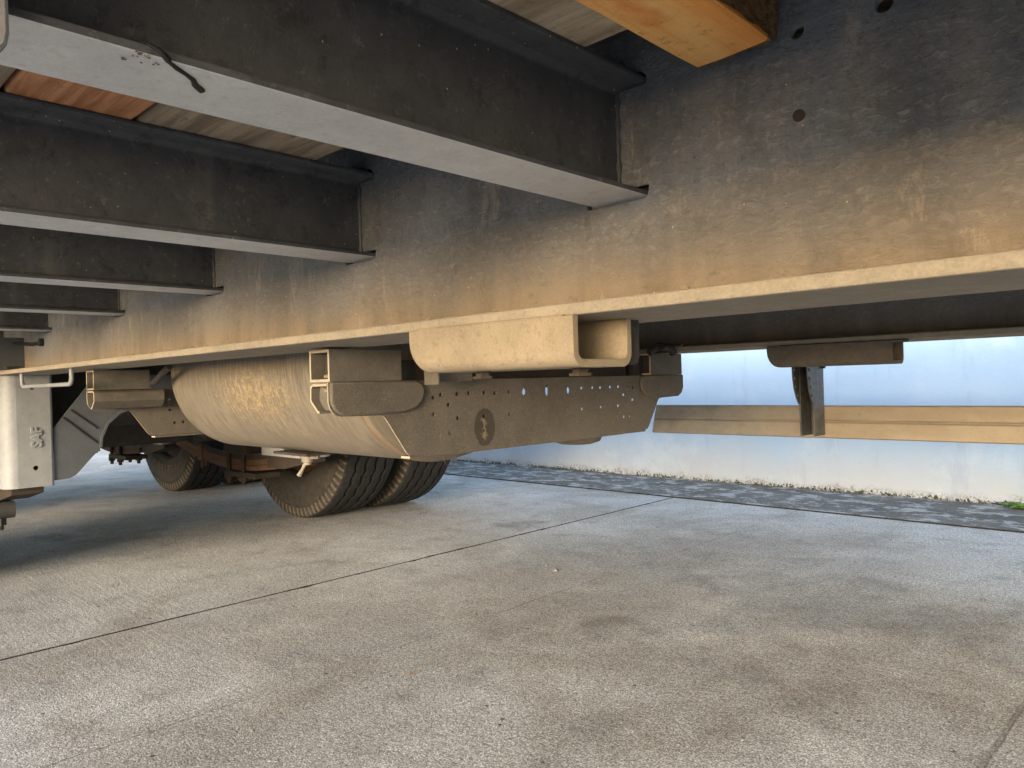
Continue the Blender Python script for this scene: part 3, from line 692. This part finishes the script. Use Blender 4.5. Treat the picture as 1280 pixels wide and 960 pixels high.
# ---------------------------------------------------- U channels welded under both rails
def u_channel(y0, x0, x1, depth, name_mat, zb=.0100, zt=.0516):
    r, th = .013, .0065; w_ = depth
    def prof(zlow, inset):
        y_a, y_b = y0 + inset, y0 + w_ - inset; z0 = WZ(zlow); rr = min(r, (WZ(zt) - z0) * .8)
        out = [(y_a, WZ(zt))] + arc(y_a + rr, z0 + rr, rr, 180, 270, 6) + arc(y_b - rr, z0 + rr, rr, 270, 360, 6) + [(y_b, WZ(zt))]
        ri = max(.002, rr - th)
        inn = [(y_a + th, WZ(zt))] + arc(y_a + th + ri, z0 + th + ri, ri, 180, 270, 6) + arc(y_b - th - ri, z0 + th + ri, ri, 270, 360, 6) + [(y_b - th, WZ(zt))]
        return out, inn
    b = B(); P = []; st = []
    for i in range(7):
        a = R(90 * i / 6); st.append((x0 + .020 * (1 - math.cos(a)), zb + .020 * (1 - math.sin(a))))
    st.append((x1, zb))
    for x, zl in st:
        o_, i_ = prof(zl, 0); P += [(x, p[0], p[1]) for p in o_ + i_]
    n = len(prof(zb, 0)[0]); N2 = 2 * n; F = []
    for s_ in range(len(st) - 1):
        q, q2 = s_ * N2, (s_ + 1) * N2
        for i in range(n - 1):
            F += [(q + i, q + i + 1, q2 + i + 1, q2 + i), (q + n + i, q2 + n + i, q2 + n + i + 1, q + n + i + 1)]
        F += [(q, q2, q2 + n, q + n), (q + n - 1, q + N2 - 1, q2 + N2 - 1, q2 + n - 1)]
    q = (len(st) - 1) * N2
    for qq in (0, q): F += [(qq + i, qq + i + 1, qq + n + i + 1, qq + n + i) for i in range(n - 1)]
    b.poly(P, F)
    return b.build('channel_bracket', name_mat, tr, at=((x0 + x1) / 2, y0 + w_ / 2, WZ(.03)), smooth=35, bevel=.0008)
ch1 = u_channel(A - .0035, -.588, -.379, .080, M['channel'])
ch2 = u_channel(1.3523, -.636, -.416, .064, M['steel'], zb=.012, zt=.0516)
for ch, y0, xs in ((ch1, A, (-.515, -.365)), (ch2, 1.3558, (-.56, -.45))):
    b = B(); b.tube([(-.575 if ch is ch1 else -.61, y0 - .001, WZ(.0512)), (-.39, y0 - .001, WZ(.0505))], .0028, 6); b.build('weld_bead', M['channel'] if ch is ch1 else M['steel'], ch, smooth=60)
for x, y in ((-.515, .495), (-.405, .505)):
    b = B(); b.lathe([(0, .011), (.0025, .011), (.0025, .008), (.007, .0075)], (x, y, WZ(.003)), 'Z', 6); b.build('bolt', M['rustdark'], ch1)
b = B(); b.prism([(.5485, WZ(.0516)), (.5485, WZ(.016))] + arc(.5565, WZ(.020), .008, 180, 360, 6) + [(.5645, WZ(.0516))], 'X', -.392, -.385); b.build('stop_plate', M['dark'], tr)

# ---------------------------------------------------- the two perforated cross plates that carry the air tank
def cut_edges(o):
    """near-facing cut edges of sheet metal, coloured paler to look sunlit"""
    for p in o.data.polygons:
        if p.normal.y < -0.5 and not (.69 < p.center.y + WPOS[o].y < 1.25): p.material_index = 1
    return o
def cross_plate(X, d):
    """d = +1: pressed side towards the front, tank behind it; -1: mirrored"""
    t = .0026
    L = [(.540, .0045), (.540, -.022)] + [(p[0], p[1]) for p in arc(.560, -.0215, .0195, 185, 270, 5)] + [(.622, -.0425)] + [(p[0], p[1]) for p in arc(.622, -.0535, .011, 90, 30, 4)] + [(.6665, -.0985), (.6725, -.1035)]
    Rr = [(2 * CY - y, z) for y, z in reversed(L)]
    outer = [(y, WZ(z)) for y, z in L + [(.76, -.1085), (1.19, -.1085)] + Rr]
    hs = []
    for y, z, r, ry in ((.718, -.021, .0026, 0), (.733, -.017, .0026, 0), (.766, -.017, .0026, 0), (.790, -.017, .0026, 0), (.823, -.017, .0026, 0), (.847, -.018, .0026, 0), (.748, -.033, .0026, 0), (.718, -.046, .0028, 0), (.766, -.054, .0026, 0),
                        (.728, -.077, .0028, 0), (.749, -.076, .0028, 0), (.822, -.0545, .0024, 0), (.879, -.017, .0024, 0), (.916, -.018, .0036, .005), (.974, -.017, .0032, .0085), (1.032, -.019, .0032, .0055), (1.070, -.016, .0025, 0), (1.102, -.016, .0025, 0),
                        (1.126, -.016, .0025, 0), (1.157, -.016, .0027, 0), (1.183, -.016, .0027, 0), (1.215, -.016, .0025, 0), (1.230, -.019, .0025, 0), (.879, -.054, .0023, 0), (1.070, -.054, .0025, 0), (1.126, -.053, .0025, 0),
                        (1.181, -.053, .0028, 0), (1.199, -.032, .0028, 0), (1.229, -.043, .0028, 0), (1.199, -.075, .0028, 0), (1.219, -.075, .0022, 0)):
        hs.append(disc(y, WZ(z), r * 1.4, 10, (ry or r) * 1.25))
    b = B(); b.add(curve_plate(outer, hs, t), Matrix.Translation((X - d * t / 2, 0, 0)) @ MYZ)
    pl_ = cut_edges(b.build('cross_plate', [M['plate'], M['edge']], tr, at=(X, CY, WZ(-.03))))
    b = B()   # bottom lip folded towards the tank
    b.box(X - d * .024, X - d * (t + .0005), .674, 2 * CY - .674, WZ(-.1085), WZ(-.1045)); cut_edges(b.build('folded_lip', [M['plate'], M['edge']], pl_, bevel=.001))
    for sgn in (0, 1):
        m = (lambda y: y) if sgn == 0 else (lambda y: 2 * CY - y)
        # pressed cheek standing proud of the plate
        ch = [(.5402, .0052), (.684, .0052), (.694, .001), (.699, -.007), (.699, -.014), (.694, -.025), (.683, -.035), (.66, -.040), (.56, -.0408), (.547, -.034), (.5402, -.022)]
        b = B(); b.prism([(m(y), WZ(z)) for y, z in ch], 'X', X + .0002 * d, X + .0065 * d); b.build('pressed_cheek', M['plate'], pl_, bevel=.004 * .9, smooth=40)
        # square tube welded on top, open at the end
        y0, y1 = sorted((m(.5405), m(.659)))
        xa, xb = X + d * .003, X - d * .046
        x0, x1 = min(xa, xb), max(xa, xb)
        th_ = .0042; z0, z1 = WZ(.0054), WZ(.0488)
        path = [(x0, z0), (x1, z0), (x1, z1), (x0, z1)]
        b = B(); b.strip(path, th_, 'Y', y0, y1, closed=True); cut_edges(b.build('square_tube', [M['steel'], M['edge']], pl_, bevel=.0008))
        b = B(); b.box(x0 + .006, x1 - .006, (y0 + .02) if sgn == 0 else (y0 + .004), (y1 - .004) if sgn == 0 else (y1 - .02), z0 + .006, z1 - .006); b.build('mud_fill', M['dark'], pl_)
        # folded box under the tube, behind the plate
        pth = [(X - d * .0045, WZ(.0035)), (X - d * .040, WZ(.0035)), (X - d * .046, WZ(-.001)), (X - d * .047, WZ(-.020)), (X - d * .029, WZ(-.036)), (X - d * .024, WZ(-.0365))]
        y0, y1 = sorted((m(.5405), m(.690)))
        if d > 0: pth = pth
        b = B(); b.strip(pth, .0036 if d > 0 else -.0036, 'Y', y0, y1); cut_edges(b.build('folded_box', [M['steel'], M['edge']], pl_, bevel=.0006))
        b = B()
        yy = y0 + .012 if sgn == 0 else y1 - .012
        b.prism([(X - d * .006, WZ(.000)), (X - d * .040, WZ(.000)), (X - d * .042, WZ(-.019)), (X - d * .028, WZ(-.032)), (X - d * .006, WZ(-.034))], 'Y', min(yy, yy + .05 * (1 if sgn == 0 else -1)), max(yy, yy + .05 * (1 if sgn == 0 else -1)))
        b.build('mud_fill', M['steel'], pl_)
    return pl_
X1, X2 = -.857, -1.832
cp1 = cross_plate(X1, 1); cp2 = cross_plate(X2, -1)
b = B(); b.add(pm[1], Matrix.Translation((X1 - .012, .549, WZ(-.006))) @ Matrix.Scale(.008, 4)); b.add(pm[2], Matrix.Translation((X1 - .009, .551, WZ(-.013))) @ Matrix.Scale(.006, 4))
b.add(pm[0], Matrix.Translation((X1 - .010, .547, WZ(.013))) @ Matrix.Scale(.006, 4)); b.build('clay_lump', M['channel'], cp1)
rp = [(X1 - .010 + .0005 * math.sin(a * 3), .757 + .0125 * math.cos(a), WZ(-.114) + .0125 * math.sin(a)) for a in [2 * PI * i / 28 for i in range(28)]]
b = B(); b.tube(rp, .00045, 6, closed=True); b.build('wire_ring', M['wire'], cp1, smooth=60)
b = B(); b.lathe([(0, .0), (0.001, .030), (.006, .045), (.02, .052), (.06, .055)], (X1 - .06, 1.125, WZ(-.1245)), 'Z', 32); b.build('drain_cap', M['steel'], cp1, smooth=50)

# air tank between the plates
ty, tz, tR = .85, .0365, .1718
prof = [(-1.752, 0)] + [(-1.752 + .040 * (1 - math.cos(R(a))), tR * (.60 + .40 * math.sin(R(a)))) for a in (0, 15, 30, 45, 60, 75, 90)]
prof += [(-1.71 + .05 * i, tR) for i in range(1, 14)] + [(-1.020, tR), (-1.018, tR + .0015), (-1.008, tR + .0015), (-1.006, tR - .0006)] + [(-1.006 + .125 * math.sin(R(a)), tR * (.35 + .65 * math.cos(R(a)))) for a in (10, 25, 40, 55, 70, 82, 90)] + [(-.881, 0)]
b = B(); b.lathe(prof, (0, ty, WZ(tz)), 'X', 96)
tank = b.build('air_tank', M['tank'], tr, at=(-1.3, ty, WZ(tz)), smooth=50)
b = B()
vy = .82; kx = vy / .64; vz = WZ(-.1395); vx = -1.083 * kx
b.box(-1.15 * kx, -1.045 * kx, vy - .030, vy + .035, WZ(-.1400), WZ(-.1345)); b.build('valve_pad', M['rustdark'], tank, bevel=.001)
b = B()
b.lathe([(0, .016), (-.007, .016), (-.007, .012), (-.016, .0115), (-.017, .008), (-.022, .008)], (vx, vy, vz), 'Z', 12)
b.tube([(vx, vy, vz - .015), (vx - .004, vy - .006, vz - .024), (vx - .006, vy - .008, vz - .031), (vx - .014, vy - .012, vz - .044)], [.0036, .004, .0032, .0055], 8)
b.hexnut((vx + .026, vy + .003, vz - .008), .010, .008)
b.build('drain_valve', M['brass'], tank, smooth=40)

# dark fittings between the rails, behind the first channel
b = B(); b.box(-.93, -.875, .70, 1.235, WZ(-.012), WZ(.036)); b.build('cross_box', M['rustdark'], tr, bevel=.002)
b = B(); b.box(-.93, -.875, 1.262, 1.30, WZ(-.012), WZ(.036)); b.build('cross_box', M['dark'], tr, bevel=.002)
b = B(); b.box(-2.47, -2.42, .60, 1.352, WZ(-.10), WZ(.12)); b.build('cross_box', M['dark'], tr, bevel=.002)  # dark box added to close the bright gap between the front hangers
b = B(); b.box(-.83, -.80, .68, .684, WZ(-.002), WZ(.045)); b.box(-.83, -.826, .68, .77, WZ(.002), WZ(.045)); b.build('angle_bracket', M['steel'], tr, bevel=.001)
b = B(); b.tube([(-1.60, .63, WZ(.05)), (-1.66, .635, WZ(.035)), (-1.70, .64, WZ(.022)), (-1.76, .655, WZ(.018)), (-1.79, .68, WZ(.03))], .007, 8)
b.build('air_hose', M['dark'], tr, smooth=60)
b = B()
for x, y, z, r in ((-.835, 1.30, .058, .013), (-.84, 1.325, .054, .011), (-.80, 1.31, .063, .009)): b.add(pm[1], Matrix.Translation((x, y, WZ(z))) @ Matrix.Scale(r, 4))
b.tube([(-.85, 1.28, WZ(.05)), (-.84, 1.30, WZ(.063)), (-.83, 1.33, WZ(.060)), (-.83, 1.34, WZ(.048))], .008, 8); b.build('pipe_elbow', M['dark'], tr, smooth=50)

# rope tie rod, cable and plug
def rrect(x0, x1, z0, z1, r, y):
    pts = []
    for cx, cz, a in ((x0 + r, z1 - r, 180), (x0 + r, z0 + r, 180), (x1 - r, z0 + r, 270)): pass
    pts += [(x0, z1)] + [(p[0], p[1]) for p in arc(x0 + r, z0 + r, r, 180, 270, 6)] + [(p[0], p[1]) for p in arc(x1 - r, z0 + r, r, 270, 360, 6)] + [(x1, z1)]
    return [(px, y, WZ(pz)) for px, pz in pts]
b = B(); b.tube(rrect(-2.13, -1.74, .019, .052, .018, A + .018), .0045, 10); b.build('tie_rod_loop', M['hanger'], tr, smooth=60)
b = B(); b.tube([(-2.60, .40, WZ(.168)), (-2.45, .47, WZ(.150)), (-2.30, .505, WZ(.135)), (-2.18, .522, WZ(.126)), (-2.12, .527, WZ(.127))], .0045, 8)
b.lathe([(0, .010), (-.012, .010)], (-2.11, .531, WZ(.127)), 'Y', 10); b.build('brake_cable', M['black'], tr, smooth=60)
b = B(); b.prism([(.20, WZ(.0)), (.466, WZ(.0)), (.466, WZ(.049)), (.5295, WZ(.049)), (.5295, WZ(.15)), (.20, WZ(.15))], 'X', -2.292, -2.286)
b = B(); b.box(-2.292, -2.286, -.1, .5285, WZ(.0640), WZ(.149)); b.build('stiffener_plate', M['gusset'], tr, bevel=.001)
b = B(); b.box(-2.275, -2.235, A + .01, A + .045, WZ(.0635), WZ(.073)); b.build('clip', M['dark'], tr, bevel=.002)

# ---------------------------------------------------- suspension
def make_hanger(x, mirror, real):
    m = (lambda y: y) if not mirror else (lambda y: 2 * CY - y)
    b = B(); zt, zb = WZ(.0512), WZ(-.248)
    # front face with holes
    y0, y1 = sorted((m(.512), m(.590)))
    face = [(y0, zb), (y1, zb + (0.0)), (y1, zt), (y0, zt)]
    b.add(curve_plate(face, [disc(m(.553), WZ(-.197), .0065), disc(m(.549), WZ(.018), .006)], .006), Matrix.Translation((x - .003, 0, 0)) @ MYZ)
    # bends and side walls
    for side in (0, 1):
        if side == 0: c = [(m(.512), x)] + [(m(.512 - .032 * math.sin(R(a))), x - .034 * (1 - math.cos(R(a)))) for a in (15, 30, 45, 60, 75, 90)] + [(m(.479), x - .30)]
        else: c = [(m(.590), x)] + [(m(.590 + .007 * math.sin(R(a))), x - .007 * (1 - math.cos(R(a)))) for a in (30, 60, 90)] + [(m(.597), x - .30)]
        P = [(q[1], q[0]) for q in c]
        th = .006 if (side == 0) != mirror else -.006
        b.strip(P, -th, 'Z', zb, zt)
    o = b.build('spring_hanger', M['hanger'], tr, at=(x, m(.54), WZ(-.1)), smooth=40)
    if real:
        tm = text_mesh('SAF', .034, .0018)
        b = B(); Mx = Matrix.Translation((x + .0004, .557, WZ(-.115))) @ Matrix(((0, 0, 1, 0), (0, -1, 0, 0), (1, 0, 0, 0), (0, 0, 0, 1)))
        # letters lie on the face, reading upwards: text x -> up, text y -> towards the near side
        b.add(tm, Mx); b.build('embossed_letters', M['hanger'], o)
    b = B(); b.prism([(x - .02, zb - .001), (x - .30, zb - .001), (x - .30, zb - .05), (x - .18, zb - .048), (x - .02, zb - .018)], 'Y', m(.50), m(.575)); b.build('wear_pad', M['rustdark'], o)
    b = B(); b.tube([(x - .16, m(.46), zb - .072), (x - .16, m(.535), zb - .072)], .024, 12); b.hexnut((x - .16, m(.50), zb - .112), .017, .02); b.lathe([(0, .010), (.05, .010)], (x - .16, m(.50), zb - .125), 'Z', 10)
    if real: b.build('retaining_bolt', M['dark'], o, smooth=40)
    else: b.bm.free()
    return o
h1 = make_hanger(-2.31, False, True)
for x in (-3.56, -4.86): make_hanger(x, False, False)
for x in (-2.31, -3.56, -4.86): make_hanger(x, True, False)

# transverse brace between the front hangers: arched plate with ribs
def brace(xx):
    Lp = [(.599, -.094), (.673, .005), (.71, .045), (.80, .045)]
    low = [(.800, -.048)]
    L = [(.5985, -.236), (.5985, -.094), (.673, .003), (.706, .047)]
    arch = [(.635, -.234), (.652, -.225), (.691, -.182), (.718, -.155), (.720, -.129), (.737, -.091), (.768, -.063), (.80, -.050)]
    left = [(y, WZ(z)) for y, z in L]; right = [(2 * CY - y, z) for y, z in reversed(left)]
    al = [(y, WZ(z)) for y, z in arch]; ar = [(2 * CY - y, z) for y, z in al]
    pts = left + right + ar + al[::-1]
    b = B(); b.prism(pts, 'X', xx - .006, xx); o = b.build('cross_brace', M['gusset'], tr, at=(xx, CY, WZ(-.05)))
    for mm in (lambda y: y, lambda y: 2 * CY - y):
        b = B()
        for (ya, za), (yb, zb_) in (((.621, -.066), (.704, -.141)), ((.641, -.047), (.705, -.100))):
            b.tube([(xx + .001, mm(ya), WZ(za)), (xx + .001, mm(yb), WZ(zb_))], .0035, 6)
        b.build('rib', M['dark'], o)
        b = B(); pth = [(mm(y), WZ(z)) for y, z in arch[3:]]
        b.strip(pth, .006, 'X', xx - .05, xx + .004); b.build('arch_lip', M['gusset'], o, smooth=50)
    return o
brace(-2.316); brace(-3.60)

def leaf_set(ax, yc, mirror):
    """leaf spring, axle clamp and U-bolts of one side of one axle"""
    b = B()
    def zc(t): return -.302 + .085 * abs((t) / .62) ** 1.8
    def leaf(a0, a1, off, th, w_):
        n = 18; P = []
        for i in range(n + 1):
            t = a0 + (a1 - a0) * i / n
            z = zc(t) + off
            P += [(ax + t, yc - w_, WZ(z)), (ax + t, yc + w_, WZ(z)), (ax + t, yc + w_, WZ(z + th)), (ax + t, yc - w_, WZ(z + th))]
        F = [(0, 1, 2, 3), (4 * n, 4 * n + 3, 4 * n + 2, 4 * n + 1)]
        for i in range(n):
            q = 4 * i
            for k in range(4): F.append((q + k, q + (k + 1) % 4, q + 4 + (k + 1) % 4, q + 4 + k))
        return P, F
    b.poly(*leaf(-.64, .60 if yc > CY else .48, 0, .022, .036)); o = b.build('leaf_spring', M['rust'], tr, at=(ax, yc, WZ(-.3)))
    for (a0, a1, off, th) in ((-.60, .30, -.022, .0205), (-.42, .28, .0235, .0215), (-.62, -.15, .0235, .017)):
        b = B()
        if a0 == -.62: continue
        b.poly(*leaf(a0, a1, off, th, .0355)); b.build('leaf', M['rust'] if off < 0 else M['rustdark'], o)
    b = B(); b.box(ax - .10, ax + .10, yc - .05, yc + .05, WZ(-.258), WZ(-.19)); b.box(ax - .085, ax + .17, yc - .055, yc + .055, WZ(-.348), WZ(-.326)); b.build('spring_seat', M['rustdark'], o, bevel=.004)
    for dx in (-.062, .062):
        b = B()
        for dy in (-.045, .045):
            b.tube([(ax + dx, yc + dy, WZ(-.19)), (ax + dx, yc + dy, WZ(-.378))], .0085, 10); b.hexnut((ax + dx, yc + dy, WZ(-.362)), .0165, .018)
        b.tube([(ax + dx, yc - .045, WZ(-.19)), (ax + dx, yc, WZ(-.182)), (ax + dx, yc + .045, WZ(-.19))], .0085, 8)
        b.build('u_bolt', M['rustdark'], o, smooth=40)
    b = B(); b.box(ax - .36, ax - .32, yc - .043, yc + .043, WZ(-.302), WZ(-.235)); b.tube([(ax - .34, yc - .03, WZ(-.30)), (ax - .35, yc - .03, WZ(-.335))], .006, 8); b.tube([(ax - .31, yc - .03, WZ(-.30)), (ax - .31, yc - .03, WZ(-.325))], .005, 8)
    b.build('spring_clip', M['rust'], o, bevel=.002)
    b = B(); b.lathe([(-.042, .022), (.042, .022)], (ax - .655, yc, WZ(-.222)), 'Y', 16); b.lathe([(-.05, .010), (.05, .010)], (ax - .665, yc, WZ(-.20)), 'Y', 10); b.build('spring_eye', M['rust'], o, smooth=40)
    return o
AX = (-2.862, -4.215)
for ax in AX:
    leaf_set(ax, 1.418, False); leaf_set(ax, 2 * CY - 1.418, True)
    b = B(); s_ = .062; ze = -.128
    pf = [(ax - s_, WZ(ze - s_ + .012)), (ax - s_ + .012, WZ(ze - s_)), (ax + s_ - .012, WZ(ze - s_)), (ax + s_, WZ(ze - s_ + .012)), (ax + s_, WZ(ze + s_ - .012)), (ax + s_ - .012, WZ(ze + s_)), (ax - s_ + .012, WZ(ze + s_)), (ax - s_, WZ(ze + s_ - .012))]
    b.prism(pf, 'Y', .36, 1.59); b.build('axle_beam', M['dark'], tr, at=(ax, CY, WZ(ze)), smooth=30)
    for y in (.74, 1.21):
        b = B(); b.lathe([(0, .075), (.012, .082), (.06, .082), (.085, .06), (.10, .02)], (ax + .10, y, WZ(-.10)), 'X', 24); b.box(ax + .04, ax + .11, y - .05, y + .05, WZ(-.19), WZ(-.05))
        b.build('brake_chamber', M['dark'], tr, smooth=40)
# middle equalisers
for m in (lambda y: y, lambda y: 2 * CY - y):
    y0, y1 = sorted((m(.505), m(.56)))
    b = B(); b.prism([(-3.92, WZ(-.20)), (-3.60, WZ(-.26)), (-3.50, WZ(-.23)), (-3.52, WZ(-.17)), (-3.7, WZ(-.10)), (-3.90, WZ(-.15))], 'Y', y0, y1); b.build('equaliser', M['rustdark'], tr, bevel=.006)
b = B(); b.box(-3.80, -3.755, .60, 1.35, WZ(-.22), WZ(-.02)); b.build('cross_brace', M['dark'], tr, bevel=.003)

# ---------------------------------------------------- wheels
TR = .425; TW = .258
def tyre_mesh():
    seg = 240; bm = bmesh.new()
    hw = TW / 2
    # (y, radius, kind) across the section from the near bead to the far bead; kind g = groove bottom, G = groove lip, l = lug
    half = [(-.080, .232, ''), (-.098, .236, ''), (-.112, .252, ''), (-.124, .285, ''), (-.129, .315, ''), (-.130, .335, 'r'), (-.1285, .338, 'r'), (-.127, .360, ''), (-.1245, .378, ''), (-.1245, .379, 'l'), (-.122, .393, 'l'), (-.1205, .405, 'l'), (-.116, .4155, 'l'), (-.1155, .4156, ''), (-.112, .4195, ''), (-.105, .4215, '')]
    gr = [-.072, -.024, .024, .072]
    prof = list(half)
    for gy in gr:
        prof += [(gy - .0070, .4245, 'z'), (gy - .0045, .412, 'z'), (gy + .0045, .412, 'z'), (gy + .0070, .4245, 'z')]
        if gy < .07: prof += [(gy + .024, TR, '')]
    prof += [(-y, r, k) for y, r, k in reversed(half)]
    rings = []
    for i in range(seg):
        a = 2 * PI * i / seg; ring = []
        for y, r, k in prof:
            rr, yy = r, y
            if k == 'z': yy = y + .0030 * (1 if (i // 3) % 2 else -1)
            if k == 'l' and i % 3 == 0: rr = r - .0050; yy = y * (1 - .04)
            ring.append(bm.verts.new((math.cos(a) * rr, yy, math.sin(a) * rr)))
        rings.append(ring)
    n = len(prof)
    for i in range(seg):
        r0, r1 = rings[i], rings[(i + 1) % seg]
        for j in range(n - 1):
            f = bm.faces.new((r0[j], r0[j + 1], r1[j + 1], r1[j])); f.smooth = prof[j][2] == '' and prof[j + 1][2] == ''
            if prof[j][2] == 'l' and prof[j + 1][2] == 'l': f.material_index = 1 if i % 3 == 1 else 2
            elif prof[j][1] < .38: f.material_index = 2
    bmesh.ops.recalc_face_normals(bm, faces=bm.faces)
    me = bpy.data.meshes.new('tyre'); bm.to_mesh(me); bm.free(); me.materials.append(M['rubber']); me.materials.append(M['lug']); me.materials.append(M['sidewall'])
    return me
TM = tyre_mesh()
def lettering():
    b = B(); word = 'AUSTONE'
    for rep in (0, 1):
        for i, chx in enumerate(word):
            a = R(-118 + rep * 180 + i * 9.0); tm = text_mesh(chx, .040, .0012)
            Mx = Matrix.Translation((math.cos(a) * .292, -.1275, math.sin(a) * .292)) @ Matrix.Rotation(-(a + PI / 2), 4, 'Y') @ Matrix.Rotation(PI / 2, 4, 'X') @ Matrix.Rotation(0.0, 4, 'Z')
            b.add(tm, Mx)
    bmesh.ops.recalc_face_normals(b.bm, faces=b.bm.faces)
    me = bpy.data.meshes.new('lettering'); b.bm.to_mesh(me); b.bm.free(); me.materials.append(M['lug']); return me
LM = lettering()
def rim_mesh():
    b = B()
    b.lathe([(-.085, .236), (-.093, .250), (-.090, .252), (-.080, .238), (-.050, .222), (.045, .215), (.055, .236), (.083, .240), (.090, .252), (.093, .250), (.088, .230), (.060, .205), (-.045, .210), (-.078, .226), (-.085, .236)], (0, 0, 0), 'Y', 72)
    b.lathe([(.040, .212), (.046, .19), (.040, .15), (.050, .08)], (0, 0, 0), 'Y', 72)
    bmesh.ops.recalc_face_normals(b.bm, faces=b.bm.faces)
    me = bpy.data.meshes.new('rim'); b.bm.to_mesh(me); b.bm.free(); me.materials.append(M['rim'])
    for p in me.polygons: p.use_smooth = True
    return me
RM = rim_mesh()
def drum_mesh():
    b = B(); b.lathe([(-.10, .0), (-.10, .155), (-.09, .175), (-.07, .180), (.03, .180), (.05, .16), (.05, 0)], (0, 0, 0), 'Y', 48)
    bmesh.ops.recalc_face_normals(b.bm, faces=b.bm.faces)
    me = bpy.data.meshes.new('brake_drum'); b.bm.to_mesh(me); b.bm.free(); me.materials.append(M['drum']); return me
DM = drum_mesh()
for side in (1, -1):
    for ax in AX:
        for j, yy in enumerate((1.752, 2.072)):
            y = yy if side > 0 else 2 * CY - yy
            wh = bpy.data.objects.new('wheel', RM); link(wh, tr, (ax, y, TR - .004))
            wh.rotation_euler = (0, R(37 * j + 51 * (ax < -3)), 0 if side > 0 else PI)
            t = bpy.data.objects.new('tyre', TM); COL.objects.link(t); t.parent = wh
            if j == 0:
                t = bpy.data.objects.new('brake_drum', DM); COL.objects.link(t); t.parent = wh; 
            if j == 0 and side > 0 and ax < -3:
                t = bpy.data.objects.new('lettering', LM); COL.objects.link(t); t.parent = wh; t.rotation_euler = (0, -wh.rotation_euler[1] , 0)
# unseen covers added to keep light out of the wheel arch openings
for y0, y1 in ((-.29, .37), (1.58, 2.21)):
    b = B(); b.box(-4.84, -2.355, y0, y1, .93, .936); b.box(-2.355, -2.35, y0, y1, .80, .936); b.box(-4.846, -4.84, y0, y1, .80, .936); b.build('arch_light_block', M['cross'], tr)

# ---------------------------------------------------- side guard on the far side
gx0, gx1 = -1.425, 2.3; gy = 2.15
b = B()
pf = [(gy, -.0955), (gy, -.1335), (gy + .0035, -.1365), (gy + .0035, -.1395), (gy, -.1425), (gy, -.1835), (gy + .003, -.1865), (gy + .024, -.1865), (gy + .024, -.1835), (gy + .004, -.1825), (gy + .004, -.0985), (gy + .024, -.0985), (gy + .024, -.0930), (gy + .003, -.0930)]
P0 = [(y, WZ(z)) for y, z in pf]
n = len(P0); pts = []
for x, k in ((gx0, 0), (gx1, 0)):
    for y, z in P0: pts.append((x + (.020 * (z - WZ(-.1865)) / .0935 if x == gx0 else 0), y, z))
b.poly(pts, [tuple(range(n)), tuple(range(2 * n - 1, n - 1, -1))] + [(i, (i + 1) % n, n + (i + 1) % n, n + i) for i in range(n)])
sg = b.build('side_guard', M['guard'], tr, at=(0, gy, WZ(-.14)), bevel=.001)
for x, z in ((-.625, -.150), (-1.26, -.118), (-.75, -.117)):
    b = B(); b.lathe([(0, .004), (-.002, .0035)], (x, gy, WZ(z)), 'Y', 10); b.build('rivet', M['guard'], sg, smooth=40)
b = B()
bx0, bx1 = -.880, -.846; by = gy - .003
b.strip([(bx0, by - .072), (bx0, by - .003), (bx0 + .003, by), (bx1 - .003, by), (bx1, by - .003), (bx1, by - .072)], .004, 'Z', WZ(-.176), WZ(.15))
gb = b.build('guard_bracket', M['zinc'], tr, at=(-.863, by, WZ(-.05)), bevel=.001)
for x in (bx0 - .0055, bx1 + .0005):
    out = [(by - .060, WZ(.15)), (by - .110, WZ(.11)), (by - .114, WZ(.03)), (by - .112, WZ(-.01)), (by - .104, WZ(-.045)), (by - .090, WZ(-.070)), (by - .073, WZ(-.088)), (by - .030, WZ(-.090)), (by - .030, WZ(.15))]
    hs = [disc(by - .102 + .008 * (i / 2) ** 1.6, WZ(.010 - .024 * i), .0056, 8) for i in range(4)]
    b = B(); b.add(curve_plate(out, hs, .004), Matrix.Translation((x + .002, 0, 0)) @ MYZ); b.build('cheek_plate', M['zinc'], gb)
b = B(); b.tube([(bx1 - .006, by - .02, WZ(.018)), (bx1 + .016, by - .02, WZ(.018))], .006, 8); b.build('bolt', M['dark'], gb)
# guard bracket farther forward, out of the picture but holding the guard
copy_part(gb, tr, (1.1, by, WZ(-.05)))
print('objects', len(bpy.data.objects), 'tris', sum(len(o.data.polygons) for o in bpy.data.objects if o.type == 'MESH'))
